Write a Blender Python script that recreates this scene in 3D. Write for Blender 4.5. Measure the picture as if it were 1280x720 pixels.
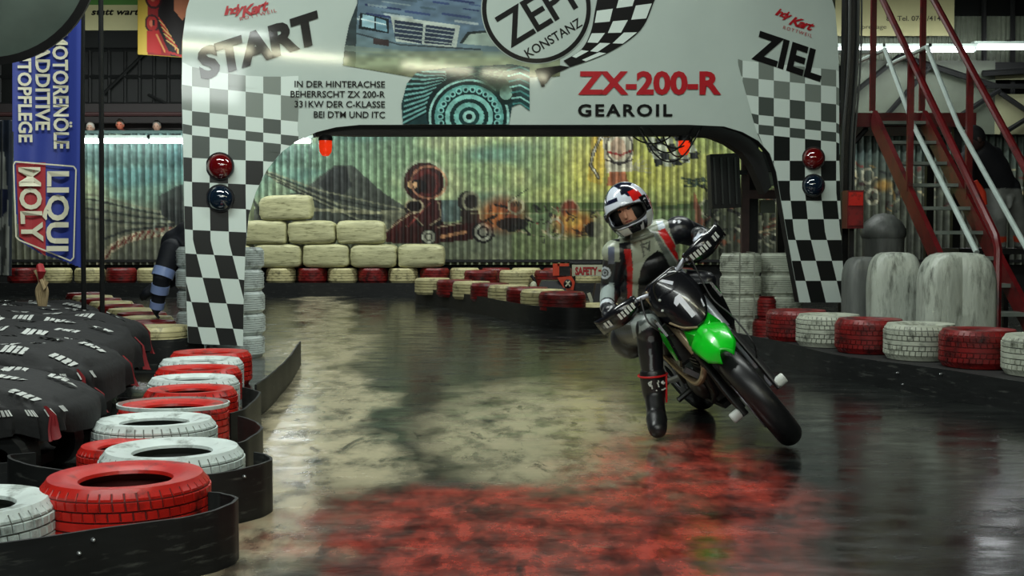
import bpy, bmesh, math, random
import numpy as np
from mathutils import Vector, Matrix, Euler, noise
random.seed(7); rng = np.random.default_rng(7)
for o in list(bpy.data.objects): bpy.data.objects.remove(o)
scene = bpy.context.scene
COL = scene.collection
F = 1500.0; CAMZ = 1.15; TH = math.atan(68/F)

# ------------------------------------------------------------ camera, world, light, exposure
cd = bpy.data.cameras.new('camera'); cam = bpy.data.objects.new('camera', cd); COL.objects.link(cam)
cd.sensor_width = 36; cd.lens = F/1280*36; cd.clip_end = 100
cam.location = (0, 0, CAMZ); cam.rotation_euler = (math.pi/2-TH, 0, 0)
scene.camera = cam
w = bpy.data.worlds.new('world'); scene.world = w; w.use_nodes = True
w.node_tree.nodes['Background'].inputs[0].default_value = (0.55, 0.75, 0.72, 1)
w.node_tree.nodes['Background'].inputs[1].default_value = 0.05
scene.view_settings.view_transform = 'Standard'; scene.view_settings.look = 'None'
scene.view_settings.exposure = 0.70; scene.view_settings.gamma = 1.0; scene.view_settings.use_curve_mapping = False

def area(name, loc, rot, size, power, col=(0.93, 1.0, 0.95)):
    l = bpy.data.lights.new(name, 'AREA'); l.shape = 'RECTANGLE'; l.size, l.size_y = size; l.energy = power; l.color = col
    o = bpy.data.objects.new(name, l); COL.objects.link(o); o.location = loc; o.rotation_euler = [math.radians(a) for a in rot]
    return o
area('hall_light', (-1.5, 1.2, 4.6), (0, 0, 0), (7, 0.3), 130)
area('hall_light', (0, -2.6, 4.2), (60, 0, 0), (6, 0.8), 100)
area('hall_light', (-2.6, 7.2, 5.4), (0, 0, 0), (4, 0.3), 185)
area('hall_light', (2.0, 9.0, 5.4), (0, 0, 0), (4, 0.3), 85)
area('hall_light', (0.0, 15.0, 5.3), (0, 0, 0), (9, 0.3), 170)
area('hall_light', (-4.5, 20.6, 4.4), (35, 0, 0), (11, 0.2), 170)
area('hall_light', (4.5, 20.4, 4.6), (35, 0, 0), (9, 0.2), 90)

# ------------------------------------------------------------ helpers
def P(px, py, d):
    v = (360-py)/F; t = d/(math.cos(TH)+v*math.sin(TH))
    return Vector(((px-640)/F*t, d, CAMZ+t*(-math.sin(TH)+v*math.cos(TH))))
def G(px, py, z=0.0):
    v = (360-py)/F; t = (CAMZ-z)/(math.sin(TH)-v*math.cos(TH))
    return Vector(((px-640)/F*t, t*(math.cos(TH)+v*math.sin(TH)), z))
def lin(c):
    return tuple(((x/255)/12.92 if x/255 <= 0.04045 else ((x/255+0.055)/1.055)**2.4) for x in c)
MATS = {}
def mat(name, rgb, rough=0.5, metal=0.0, var=0.0, vscale=8.0, dirt=None, dirt_amt=0.5, dscale=6.0, bump=0.0, bscale=60.0, emit=None, es=0, coat=0.0, stretch=(1, 1, 1), attr=None, rand=0.0, spec=0.5):
    if name in MATS: return MATS[name]
    m = bpy.data.materials.new(name); m.use_nodes = True; nt = m.node_tree; b = nt.nodes['Principled BSDF']
    b.inputs['Roughness'].default_value = rough; b.inputs['Metallic'].default_value = metal
    b.inputs['Coat Weight'].default_value = coat; b.inputs['Coat Roughness'].default_value = 0.06
    b.inputs['Specular IOR Level'].default_value = spec
    c = lin(rgb)+(1,); b.inputs['Base Color'].default_value = c
    N = lambda t: nt.nodes.new(t); L = nt.links.new
    tc = N('ShaderNodeTexCoord'); mp = N('ShaderNodeMapping'); mp.inputs['Scale'].default_value = stretch
    L(tc.outputs['Object'], mp.inputs[0])
    vec = mp.outputs[0]
    if rand:
        oi = N('ShaderNodeObjectInfo'); ad = N('ShaderNodeVectorMath'); ad.operation = 'ADD'
        sc = N('ShaderNodeMath'); sc.operation = 'MULTIPLY'; sc.inputs[1].default_value = 37.0
        L(oi.outputs['Random'], sc.inputs[0]); L(vec, ad.inputs[0]); L(sc.outputs[0], ad.inputs[1]); vec = ad.outputs[0]
    src = None
    if attr:
        at = N('ShaderNodeAttribute'); at.attribute_name = attr; src = at.outputs['Color']
    else:
        rg = N('ShaderNodeRGB'); rg.outputs[0].default_value = c; src = rg.outputs[0]
    if var:
        n = N('ShaderNodeTexNoise'); n.inputs['Scale'].default_value = vscale; n.inputs['Detail'].default_value = 6
        L(vec, n.inputs['Vector'])
        mr = N('ShaderNodeMapRange'); mr.inputs[1].default_value = 0.3; mr.inputs[2].default_value = 0.7
        mr.inputs[3].default_value = 1-var; mr.inputs[4].default_value = 1+var
        L(n.outputs['Fac'], mr.inputs[0])
        mx = N('ShaderNodeVectorMath'); mx.operation = 'SCALE'
        L(src, mx.inputs[0]); L(mr.outputs[0], mx.inputs['Scale']); src = mx.outputs[0]
    if dirt:
        n = N('ShaderNodeTexNoise'); n.inputs['Scale'].default_value = dscale; n.inputs['Detail'].default_value = 9; n.inputs['Roughness'].default_value = 0.65
        L(vec, n.inputs['Vector'])
        mr = N('ShaderNodeMapRange'); mr.inputs[1].default_value = 0.62-0.24*dirt_amt; mr.inputs[2].default_value = 0.75-0.15*dirt_amt
        L(n.outputs['Fac'], mr.inputs[0])
        mx = N('ShaderNodeMix'); mx.data_type = 'RGBA'; L(mr.outputs[0], mx.inputs[0]); L(src, mx.inputs[6]); mx.inputs[7].default_value = lin(dirt)+(1,)
        src = mx.outputs[2]
    L(src, b.inputs['Base Color'])
    if bump:
        n = N('ShaderNodeTexNoise'); n.inputs['Scale'].default_value = bscale; n.inputs['Detail'].default_value = 4; L(vec, n.inputs['Vector'])
        bp = N('ShaderNodeBump'); bp.inputs['Strength'].default_value = bump; bp.inputs['Distance'].default_value = 0.01
        L(n.outputs['Fac'], bp.inputs['Height']); L(bp.outputs[0], b.inputs['Normal'])
    if emit:
        b.inputs['Emission Color'].default_value = lin(emit)+(1,); b.inputs['Emission Strength'].default_value = es
    MATS[name] = m; return m

WL = {}
def link(o, parent=None):
    COL.objects.link(o)
    if parent is not None: o.parent = parent
    return o
def info(o, label=None, cat=None, group=None, kind=None):
    if label: o['label'] = label
    if cat: o['category'] = cat
    if group: o['group'] = group
    if kind: o['kind'] = kind
    return o
def empty(name, loc, label, cat, group=None):
    o = bpy.data.objects.new(name, None); link(o); o.location = loc; o.empty_display_size = 0.1
    WL[o.name] = Vector(loc); return info(o, label, cat, group)

class MB:
    def __init__(s): s.v = []; s.f = []; s.m = []; s.vc = None
    def add(s, vs, fs, mi=0):
        n = len(s.v); s.v.extend(Vector(q) for q in vs); s.f.extend(tuple(i+n for i in f) for f in fs); s.m.extend([mi]*len(fs)); return s
    def box(s, c, size, R=None, mi=0, taper=1.0):
        x, y, z = [q/2 for q in size]; c = Vector(c); vs = []
        for k in (-1, 1):
            t = 1 if k < 0 else taper
            for a, b in ((-1, -1), (1, -1), (1, 1), (-1, 1)):
                p = Vector((a*x*t, b*y*t, k*z)); vs.append(c+(R@p if R is not None else p))
        return s.add(vs, [(3, 2, 1, 0), (4, 5, 6, 7), (0, 1, 5, 4), (1, 2, 6, 5), (2, 3, 7, 6), (3, 0, 4, 7)], mi)
    def tube(s, pts, r, n=10, mi=0, flat=1.0, up=None):
        pts = [Vector(p) for p in pts]; m = len(pts)
        if not hasattr(r, '__len__'): r = [r]*m
        vs = []; fs = []; prev = None
        for i, p in enumerate(pts):
            t = (pts[min(i+1, m-1)]-pts[max(i-1, 0)]); t.normalize()
            if prev is None:
                a = Vector(up) if up else (Vector((0, 0, 1)) if abs(t.z) < 0.9 else Vector((1, 0, 0)))
            else: a = prev
            a = (a-t*a.dot(t)).normalized(); b = t.cross(a); prev = a
            for k in range(n):
                an = 2*math.pi*k/n; vs.append(p+(a*math.cos(an)*flat+b*math.sin(an))*r[i])
        for i in range(m-1):
            for k in range(n):
                k2 = (k+1) % n; fs.append((i*n+k, i*n+k2, (i+1)*n+k2, (i+1)*n+k))
        fs.append(tuple(range(n-1, -1, -1))); fs.append(tuple((m-1)*n+k for k in range(n)))
        return s.add(vs, fs, mi)
    def cap(s, p0, p1, r0, r1, n=16):   # capsule
        p0 = Vector(p0); p1 = Vector(p1); t = (p1-p0).normalized(); pts = []; rs = []
        for a in (-80, -55, -28, 0): pts.append(p0+t*r0*math.sin(math.radians(a))); rs.append(r0*math.cos(math.radians(a)))
        for a in (0, 28, 55, 80): pts.append(p1+t*r1*math.sin(math.radians(a))); rs.append(r1*math.cos(math.radians(a)))
        return s.tube(pts, rs, n)
    def ell(s, c, r, R=None, n=24, m=14, mi=0):
        c = Vector(c); vs = []; fs = []
        for i in range(m+1):
            ph = -math.pi/2+math.pi*i/m
            ph = max(-1.54, min(1.54, ph))
            for k in range(n):
                a = 2*math.pi*k/n
                p = Vector((r[0]*math.cos(ph)*math.cos(a), r[1]*math.cos(ph)*math.sin(a), r[2]*math.sin(ph)))
                vs.append(c+(R@p if R is not None else p))
        for i in range(m):
            for k in range(n):
                k2 = (k+1) % n; fs.append((i*n+k, i*n+k2, (i+1)*n+k2, (i+1)*n+k))
        fs.append(tuple(range(n-1, -1, -1))); fs.append(tuple(m*n+k for k in range(n)))
        return s.add(vs, fs, mi)
    def lathe(s, prof, M, n=32, mi=0, closed=False):   # prof: (r, z) about local Z, M maps to world
        vs = []; fs = []; m = len(prof)
        for k in range(n):
            a = 2*math.pi*k/n
            for r, z in prof: vs.append(M @ Vector((r*math.cos(a), r*math.sin(a), z)))
        for k in range(n):
            k2 = (k+1) % n
            for i in range(m if closed else m-1):
                j = (i+1) % m; fs.append((k*m+i, k2*m+i, k2*m+j, k*m+j))
        return s.add(vs, fs, mi)
    def prism(s, front, back, mi=0, mi_side=None):     # two matching loops
        n = len(front); vs = list(front)+list(back)
        s.add(vs, [tuple(range(n)), tuple(range(2*n-1, n-1, -1))], mi)
        k = len(s.v)-2*n
        for i in range(n):
            j = (i+1) % n; s.f.append((k+i, k+n+i, k+n+j, k+j)); s.m.append(mi if mi_side is None else mi_side)
        return s
    def build(s, name, mats, parent=None, label=None, cat=None, group=None, kind=None, smooth=35, fix=True, at=None):
        if not isinstance(mats, (list, tuple)): mats = [mats]
        if parent is not None: off = WL[parent.name]
        elif at is not None: off = Vector(at)
        else:
            xs = [q.x for q in s.v]; ys = [q.y for q in s.v]; zs = [q.z for q in s.v]
            off = Vector(((min(xs)+max(xs))/2, (min(ys)+max(ys))/2, min(zs)))
        me = bpy.data.meshes.new(name); me.from_pydata([tuple(q-off) for q in s.v], [], s.f)
        for m in mats: me.materials.append(m)
        me.polygons.foreach_set('material_index', s.m)
        if fix:
            bm = bmesh.new(); bm.from_mesh(me); bmesh.ops.recalc_face_normals(bm, faces=bm.faces); bm.to_mesh(me); bm.free()
        if smooth: me.shade_smooth(); me.set_sharp_from_angle(angle=math.radians(smooth))
        me.update()
        o = bpy.data.objects.new(name, me); link(o, parent)
        if parent is None: o.location = off
        WL[o.name] = off
        return info(o, label, cat, group, kind)

def copy_tree(o, parent=None, loc=None, rot=None, scale=None):
    c = o.copy(); COL.objects.link(c)
    if parent is not None: c.parent = parent
    if loc is not None: c.location = loc
    if rot is not None: c.rotation_euler = rot
    if scale is not None: c.scale = scale
    for ch in [q for q in list(bpy.data.objects) if q.parent == o]: copy_tree(ch, c)
    return c

def spline(pts, n=8, closed=False):
    pts = [Vector(p) for p in pts]; m = len(pts); out = []
    rngi = range(m if closed else m-1)
    for i in rngi:
        if closed: a, b, c, d = pts[(i-1) % m], pts[i], pts[(i+1) % m], pts[(i+2) % m]
        else: a, b, c, d = pts[max(i-1, 0)], pts[i], pts[i+1], pts[min(i+2, m-1)]
        for k in range(n):
            t = k/n
            out.append(0.5*((2*b)+(c-a)*t+(2*a-5*b+4*c-d)*t*t+(3*b-a-3*c+d)*t**3))
    if not closed: out.append(pts[-1])
    return out

def text_raw(txt, bold=0.0, shear=0.0, space=1.0):
    cu = bpy.data.curves.new('t', 'FONT'); cu.body = txt; cu.size = 1; cu.offset = bold; cu.shear = shear; cu.space_character = space; cu.resolution_u = 3
    ob = bpy.data.objects.new('t', cu); COL.objects.link(ob)
    me = bpy.data.meshes.new_from_object(ob.evaluated_get(bpy.context.evaluated_depsgraph_get()))
    bpy.data.objects.remove(ob)
    vs = [tuple(q.co[:2]) for q in me.vertices]; fs = [tuple(p.vertices) for p in me.polygons]
    bpy.data.meshes.remove(me); return vs, fs
def text_on(txt, p0, p1, h, fn, m, parent, bold=0.01, shear=0.0, space=1.0, up=None, name='lettering', capw=None):
    """baseline p0->p1 (pixels of the printed sheet), cap height h, fn maps sheet coords to the surface"""
    vs, fs = text_raw(txt, bold, shear, space)
    x0 = min(v[0] for v in vs); x1 = max(v[0] for v in vs); hh = 0.729
    p0 = Vector(p0); p1 = Vector(p1); r = (p1-p0)/(x1-x0)
    u = Vector(up) if up else Vector((r.y, -r.x)).normalized()
    mb = MB(); mb.add([fn(*(p0+r*(x-x0)+u*(y/hh*h))) for x, y in vs], fs)
    return mb.build(name, m, parent, smooth=0, fix=False)

class Canvas:
    def __init__(s, x0, y0, x1, y1, st, col):
        s.xs = np.arange(x0, x1+1e-6, st); s.ys = np.arange(y0, y1+1e-6, st); s.X, s.Y = np.meshgrid(s.xs, s.ys)
        s.a = np.zeros(s.X.shape+(3,)); s.a[:] = col
    def put(s, m, col, al=1.0):
        m = (m*al)[..., None]; s.a = s.a*(1-m)+np.array(col, float)*m
    def inpoly(s, pts):
        ins = np.zeros(s.X.shape, bool); n = len(pts)
        for i in range(n):
            (xa, ya), (xb, yb) = pts[i], pts[(i+1) % n]
            if ya == yb: continue
            c = ((ya > s.Y) != (yb > s.Y)) & (s.X < (xb-xa)*(s.Y-ya)/(yb-ya)+xa); ins ^= c
        return ins.astype(float)
    def poly(s, pts, col, al=1.0): s.put(s.inpoly(pts), col, al)
    def dist(s, cx, cy, rx, ry, ang=0):
        a = math.radians(ang); dx = s.X-cx; dy = s.Y-cy
        return np.sqrt(((dx*math.cos(a)+dy*math.sin(a))/rx)**2+((-dx*math.sin(a)+dy*math.cos(a))/ry)**2)
    def ell(s, cx, cy, rx, ry, col, al=1.0, ang=0, ring=None, soft=0.0):
        d = s.dist(cx, cy, rx, ry, ang)
        if ring: m = (np.abs(d-1) < ring/max(rx, ry)).astype(float)
        elif soft: m = np.clip((1+soft-d)/(2*soft), 0, 1)
        else: m = (d < 1).astype(float)
        s.put(m, col, al)
    def line(s, pts, w_, col, al=1.0):
        m = np.zeros(s.X.shape, bool)
        for (xa, ya), (xb, yb) in zip(pts[:-1], pts[1:]):
            dx, dy = xb-xa, yb-ya; L2 = dx*dx+dy*dy+1e-9
            t = np.clip(((s.X-xa)*dx+(s.Y-ya)*dy)/L2, 0, 1)
            m |= np.hypot(s.X-xa-t*dx, s.Y-ya-t*dy) < w_/2
        s.put(m.astype(float), col, al)
    def noise(s, sc, amp, ax=1.0):
        h, w_ = s.X.shape; gh = max(2, int((s.ys[-1]-s.ys[0])/sc)+2); gw = max(2, int((s.xs[-1]-s.xs[0])/(sc*ax))+2)
        g = rng.random((gh, gw)); yy = np.linspace(0, gh-1.001, h); xx = np.linspace(0, gw-1.001, w_)
        yi = yy.astype(int); xi = xx.astype(int); fy = (yy-yi)[:, None]; fx = (xx-xi)[None]
        fy = fy*fy*(3-2*fy); fx = fx*fx*(3-2*fx)
        A = g[yi][:, xi]; B = g[yi][:, xi+1]; C_ = g[yi+1][:, xi]; D = g[yi+1][:, xi+1]
        return ((A*(1-fx)+B*fx)*(1-fy)+(C_*(1-fx)+D*fx)*fy-0.5)*2*amp
    def grain(s, sc, amp, ax=1.0): s.a = np.clip(s.a*(1+s.noise(sc, amp, ax))[..., None], 0, 255)
    def mesh(s, name, fn, m, parent=None, mask=None, **kw):
        """vertex grid through fn(x,y); colours as attribute"""
        h, w_ = s.X.shape; pos = np.array([fn(x, y) for y in s.ys for x in s.xs], float)
        idx = np.arange(h*w_).reshape(h, w_)
        q = np.stack([idx[:-1, :-1], idx[1:, :-1], idx[1:, 1:], idx[:-1, 1:]], -1).reshape(-1, 4)
        if mask is not None:
            mm = (mask > 0.5).reshape(-1); q = q[mm[q].all(1)]
            used = np.unique(q); re = -np.ones(h*w_, int); re[used] = np.arange(len(used)); q = re[q]; pos = pos[used]
        else: used = np.arange(h*w_)
        me = bpy.data.meshes.new(name)
        off = np.array(WL[parent.name]) if parent is not None else np.array([pos[:, 0].mean(), pos[:, 1].mean(), pos[:, 2].min()])
        me.from_pydata((pos-off).tolist(), [], q.tolist()); me.materials.append(m)
        cl = s.a.reshape(-1, 3)[used]/255; cl = np.where(cl <= 0.04045, cl/12.92, ((cl+0.055)/1.055)**2.4)
        at = me.color_attributes.new('paint', 'FLOAT_COLOR', 'POINT')
        at.data.foreach_set('color', np.concatenate([cl, np.ones((len(cl), 1))], 1).astype(np.float32).ravel())
        me.shade_smooth(); o = bpy.data.objects.new(name, me); link(o, parent)
        if parent is None: o.location = off
        WL[o.name] = Vector(off); return info(o, **kw)

# ------------------------------------------------------------ materials
M_black = mat('black_rubber', (22, 24, 24), 0.5, spec=0.35, var=0.3, vscale=5, dirt=(70, 72, 68), dirt_amt=0.2, dscale=7, stretch=(1, 1, 6))
M_darkmetal = mat('dark_metal', (24, 25, 26), 0.45, 0.3, var=0.2)
M_groove = mat('groove_rubber', (38, 36, 34), 0.8, var=0.2)
M_grr = mat('groove_red', (84, 20, 16), 0.6, var=0.3)
M_grw = mat('groove_grey', (92, 96, 90), 0.7, var=0.3)
M_grc = mat('groove_cream', (98, 92, 66), 0.7, var=0.3)
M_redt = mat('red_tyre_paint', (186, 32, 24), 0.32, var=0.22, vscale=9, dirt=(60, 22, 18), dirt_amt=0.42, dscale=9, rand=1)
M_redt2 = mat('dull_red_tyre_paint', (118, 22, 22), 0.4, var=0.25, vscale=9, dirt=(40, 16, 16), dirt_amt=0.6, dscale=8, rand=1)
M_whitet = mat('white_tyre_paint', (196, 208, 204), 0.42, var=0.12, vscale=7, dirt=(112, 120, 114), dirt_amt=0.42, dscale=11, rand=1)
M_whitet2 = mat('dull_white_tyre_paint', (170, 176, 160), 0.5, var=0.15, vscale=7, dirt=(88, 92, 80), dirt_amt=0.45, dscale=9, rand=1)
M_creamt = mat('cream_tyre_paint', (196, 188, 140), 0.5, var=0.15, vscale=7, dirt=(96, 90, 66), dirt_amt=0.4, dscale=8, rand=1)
M_bale = mat('cream_film', (186, 184, 142), 0.45, var=0.18, vscale=3, dirt=(120, 118, 84), dirt_amt=0.4, dscale=5, stretch=(1, 1, 5), rand=1, bump=0.5, bscale=8)
M_film = mat('dirty_white_film', (176, 184, 172), 0.35, var=0.25, vscale=4, dirt=(84, 88, 80), dirt_amt=0.55, dscale=4, stretch=(3, 3, 0.6), rand=1, bump=0.6, bscale=10)
M_film2 = mat('grey_film', (92, 96, 92), 0.45, var=0.3, vscale=4, stretch=(3, 3, 0.6), bump=0.5, bscale=10)
M_tube = mat('fluorescent_tube', (255, 255, 255), 0.5, emit=(250, 250, 255), es=9)
M_tube2 = mat('hall_fluorescent_tube', (255, 255, 255), 0.5, emit=(255, 250, 215), es=18)
M_redsteel = mat('red_painted_steel', (92, 16, 20), 0.35, var=0.25, vscale=9, dirt=(50, 20, 20), dirt_amt=0.35)
M_whitepipe = mat('white_pipe', (190, 206, 200), 0.4, var=0.1)
M_bolt = mat('steel_bolt', (190, 195, 195), 0.3, 0.8)
M_paint = mat('printed_colour', (128, 128, 128), 0.55, attr='paint')
M_mural = mat('mural_paint', (128, 128, 128), 0.5, attr='paint', var=0.12, vscale=14)
M_print = mat('gloss_print', (128, 128, 128), 0.35, attr='paint', coat=0.9, spec=0.2)
# ------------------------------------------------------------ the hall
# floor
def floor_material():
    m = bpy.data.materials.new('polished_hall_floor'); m.use_nodes = True; nt = m.node_tree; b = nt.nodes['Principled BSDF']
    N = lambda t: nt.nodes.new(t); L = nt.links.new
    geo = N('ShaderNodeNewGeometry'); pos = geo.outputs['Position']
    def noi(scale, st=(1, 1, 1), det=6, ro=0.55, dist=0.0):
        mp = N('ShaderNodeMapping'); mp.inputs['Scale'].default_value = st; L(pos, mp.inputs[0])
        n = N('ShaderNodeTexNoise'); n.inputs['Scale'].default_value = scale; n.inputs['Detail'].default_value = det; n.inputs['Roughness'].default_value = ro
        n.inputs['Distortion'].default_value = dist; L(mp.outputs[0], n.inputs['Vector']); return n.outputs['Fac']
    def math_(op, a, b_=None, c_=None):
        n = N('ShaderNodeMath'); n.operation = op
        for i, q in enumerate((a, b_, c_)):
            if q is None: continue
            if isinstance(q, (int, float)): n.inputs[i].default_value = q
            else: L(q, n.inputs[i])
        return n.outputs[0]
    def ramp(x, lo, hi, a=0.0, b_=1.0):
        n = N('ShaderNodeMapRange'); n.interpolation_type = 'SMOOTHSTEP'; L(x, n.inputs[0])
        n.inputs[1].default_value = lo; n.inputs[2].default_value = hi; n.inputs[3].default_value = a; n.inputs[4].default_value = b_; return n.outputs[0]
    def mix(fac, a, b_):
        n = N('ShaderNodeMix'); n.data_type = 'RGBA'
        if isinstance(fac, float): n.inputs[0].default_value = fac
        else: L(fac, n.inputs[0])
        for q, i in ((a, 6), (b_, 7)):
            if isinstance(q, tuple): n.inputs[i].default_value = lin(q)+(1,)
            else: L(q, n.inputs[i])
        return n.outputs[2]
    sp = N('ShaderNodeSeparateXYZ'); L(pos, sp.inputs[0]); X, Y = sp.outputs[0], sp.outputs[1]
    wob = math_('MULTIPLY', math_('SUBTRACT', noi(0.9, (1, 0.6, 1)), 0.5), 1.6)
    Xw = math_('ADD', X, wob); Yw = math_('ADD', Y, math_('MULTIPLY', math_('SUBTRACT', noi(1.1, (0.9, 1, 1)), 0.5), 3.2))
    def blob(cx, cy, rx, ry, lo=0.75, hi=1.15):
        dx = math_('DIVIDE', math_('SUBTRACT', Xw, cx), rx); dy = math_('DIVIDE', math_('SUBTRACT', Yw, cy), ry)
        d = math_('SQRT', math_('ADD', math_('MULTIPLY', dx, dx), math_('MULTIPLY', dy, dy)))
        return ramp(d, lo, hi, 1.0, 0.0)
    base = mix(ramp(noi(1.3, (1, 2.2, 1), 8, 0.65), 0.38, 0.66), (10, 12, 12), (36, 39, 37))
    # concrete with rubber rubbed off, plus arch and light reflections painted in beige
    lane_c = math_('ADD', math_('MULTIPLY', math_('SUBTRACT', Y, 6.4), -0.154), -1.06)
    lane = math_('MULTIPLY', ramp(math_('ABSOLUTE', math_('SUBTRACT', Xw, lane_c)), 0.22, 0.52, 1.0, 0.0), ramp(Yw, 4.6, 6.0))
    worn_refl = math_('MAXIMUM', math_('MAXIMUM', lane, blob(-0.98, 4.7, 0.28, 1.3, 0.4, 1.2)), math_('MULTIPLY', blob(0.2, 7.2, 0.72, 2.3, 0.45, 1.25), 0.85))
    worn_refl = math_('MULTIPLY', worn_refl, ramp(noi(2.4, (2.0, 1.0, 1), 6, 0.6), 0.24, 0.60))
    base = mix(worn_refl, base, (182, 172, 142))
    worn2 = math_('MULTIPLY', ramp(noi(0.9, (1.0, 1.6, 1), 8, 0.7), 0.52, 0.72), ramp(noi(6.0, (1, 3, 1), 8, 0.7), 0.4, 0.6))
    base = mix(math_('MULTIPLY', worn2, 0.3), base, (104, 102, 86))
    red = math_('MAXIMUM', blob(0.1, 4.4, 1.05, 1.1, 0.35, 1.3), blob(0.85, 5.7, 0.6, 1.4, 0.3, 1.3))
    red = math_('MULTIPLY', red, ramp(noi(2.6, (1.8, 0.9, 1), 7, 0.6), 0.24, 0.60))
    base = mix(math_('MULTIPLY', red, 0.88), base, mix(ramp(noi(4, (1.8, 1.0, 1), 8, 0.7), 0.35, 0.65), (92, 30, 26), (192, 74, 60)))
    # scuffs
    scf = ramp(noi(6.0, (1.0, 3.0, 1), 6, 0.6, 0.8), 0.68, 0.73)
    base = mix(math_('MULTIPLY', scf, 0.35), base, (120, 112, 92))
    rub = ramp(noi(2.2, (3.0, 0.9, 1), 6, 0.62, 0.6), 0.58, 0.70)
    base = mix(math_('MULTIPLY', rub, 0.75), base, (18, 19, 19))
    L(base, b.inputs['Base Color'])
    ro = ramp(noi(2.4, (1, 2.4, 1), 8, 0.65), 0.35, 0.7, 0.11, 0.30)
    L(ro, b.inputs['Roughness']); b.inputs['Specular IOR Level'].default_value = 0.75
    bp = N('ShaderNodeBump'); bp.inputs['Strength'].default_value = 0.12; bp.inputs['Distance'].default_value = 0.01
    L(noi(7.0, (1, 1.6, 1), 6, 0.6), bp.inputs['Height']); L(bp.outputs[0], b.inputs['Normal'])
    return m
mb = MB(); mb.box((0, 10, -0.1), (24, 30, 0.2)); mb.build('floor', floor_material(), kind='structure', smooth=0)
M_wall = mat('dark_wall_paint', (26, 29, 28), 0.8, var=0.25, vscale=1.2)
M_ceil = mat('dark_ceiling', (16, 18, 18), 0.9, var=0.2)
mb = MB(); mb.box((0, 10, 8.2), (24, 30, 0.2)); mb.build('ceiling', M_ceil, kind='structure', smooth=0)
for nm, c, s in (('wall_left', (-11.9, 10, 4.05), (0.2, 30, 8.1)), ('wall_right', (11.9, 10, 4.05), (0.2, 30, 8.1)),
                 ('wall_front', (0, -4.9, 4.05), (23.6, 0.2, 8.1)), ('wall_back', (0, 24.4, 4.05), (23.6, 0.2, 8.1))):
    mb = MB(); mb.box(c, s); mb.build(nm, M_wall, kind='structure', smooth=0)

# corrugated wall with the mural -----------------------------------------
DW = 23.0
cv = Canvas(-70, 166, 1440, 331, 1.6, (96, 122, 106))
Xp, Yp = cv.X, cv.Y
sky = np.zeros(cv.a.shape)
t = np.clip((Xp-300)/550, 0, 1)[..., None]; u = np.clip((Yp-166)/130, 0, 1)[..., None]
sky[:] = np.array([88, 128, 122])*(1-t)+np.array([158, 172, 92])*t
sky = sky*(1-0.25*u)+np.array([176, 182, 116])*(0.42*u)
cv.a = sky.copy()
cl = cv.noise(38, 1.0, 2.4)+cv.noise(16, 0.5, 2.0); cv.put(np.clip(cl*1.2, 0, 0.8), (192, 196, 140), 0.8)
cl = cv.noise(30, 1.0, 2.6); cv.put(np.clip(cl*1.1, 0, 0.7), (58, 112, 116), 0.7)
cv.ell(770, 215, 90, 46, (214, 204, 84), 0.75, soft=0.6)
# ground band and horizon
cv.put(np.clip((Yp-268)/26, 0, 1), (118, 122, 96), 0.85)
cv.put(((Yp > 262) & (Xp > 640) & (Xp < 900)).astype(float), (126, 148, 88), 0.6)
cv.poly([(640, 254), (900, 252), (900, 262), (640, 266)], (70, 92, 52), 0.8)
cv.poly([(820, 200), (905, 190), (905, 250), (820, 258)], (190, 188, 92), 0.5)
# hills left of the racer
cv.poly([(318, 262), (345, 246), (378, 240), (398, 222), (420, 206), (440, 206), (458, 222), (478, 240), (512, 262), (530, 290), (318, 300)], (74, 78, 72), 0.9)
cv.poly([(398, 230), (416, 210), (432, 208), (440, 232), (420, 252)], (46, 50, 50), 0.8)
for k in range(6): cv.line([(318+k*6, 208+k*4), (400+k*12, 238+k*9), (505+k*4, 262+k*6)], 2.0, (40, 46, 42) if k % 2 else (150, 152, 120), 0.8)
cv.line([(390, 262), (470, 266), (530, 262)], 4, (168, 166, 128), 0.9)
for k in range(9): cv.line([(312+k*1.5, 232+k*5), (330+k*3, 290)], 1.8, (52, 56, 50), 0.7)
cv.poly([(480, 262), (560, 262), (560, 300), (470, 300)], (128, 130, 104), 0.7)
# grandstand and kerb on the left of the arch
cv.put(((Xp < 232) & (Yp > 250)).astype(float)*np.clip((Yp-246)/20, 0, 1), (112, 114, 92), 0.8)
for k in range(7): cv.line([(60, 240+k*5), (120, 244+k*6), (170, 258+k*4.2), (232, 272+k*1.6)], 2.4, (52, 58, 54) if k % 2 else (132, 134, 108), 0.9)
cv.ell(228, 262, 26, 17, (44, 50, 50), 0.9)
cv.poly([(198, 246), (222, 232), (240, 228), (240, 262), (200, 262)], (60, 66, 62), 0.85)
pts = [(126, 332), (138, 312), (156, 300), (178, 294), (215, 288)]
cv.line(pts, 10, (196, 184, 148), 0.95)
for k in range(13):
    f_ = k/12; xx = np.interp(f_, [0, 0.3, 0.6, 1], [128, 142, 168, 210]); yy = np.interp(f_, [0, 0.3, 0.6, 1], [328, 308, 296, 289])
    cv.line([(xx-3, yy+5), (xx+4, yy-5)], 2.6, (120, 44, 34), 0.9)
cv.line([(126, 300), (160, 288), (230, 280)], 3, (48, 54, 52), 0.9)
cv.poly([(135, 332), (160, 308), (232, 300), (232, 332)], (104, 108, 92), 0.7)
cv.ell(202, 284, 9, 8, (150, 160, 140), 0.7, ring=1.6)
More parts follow.
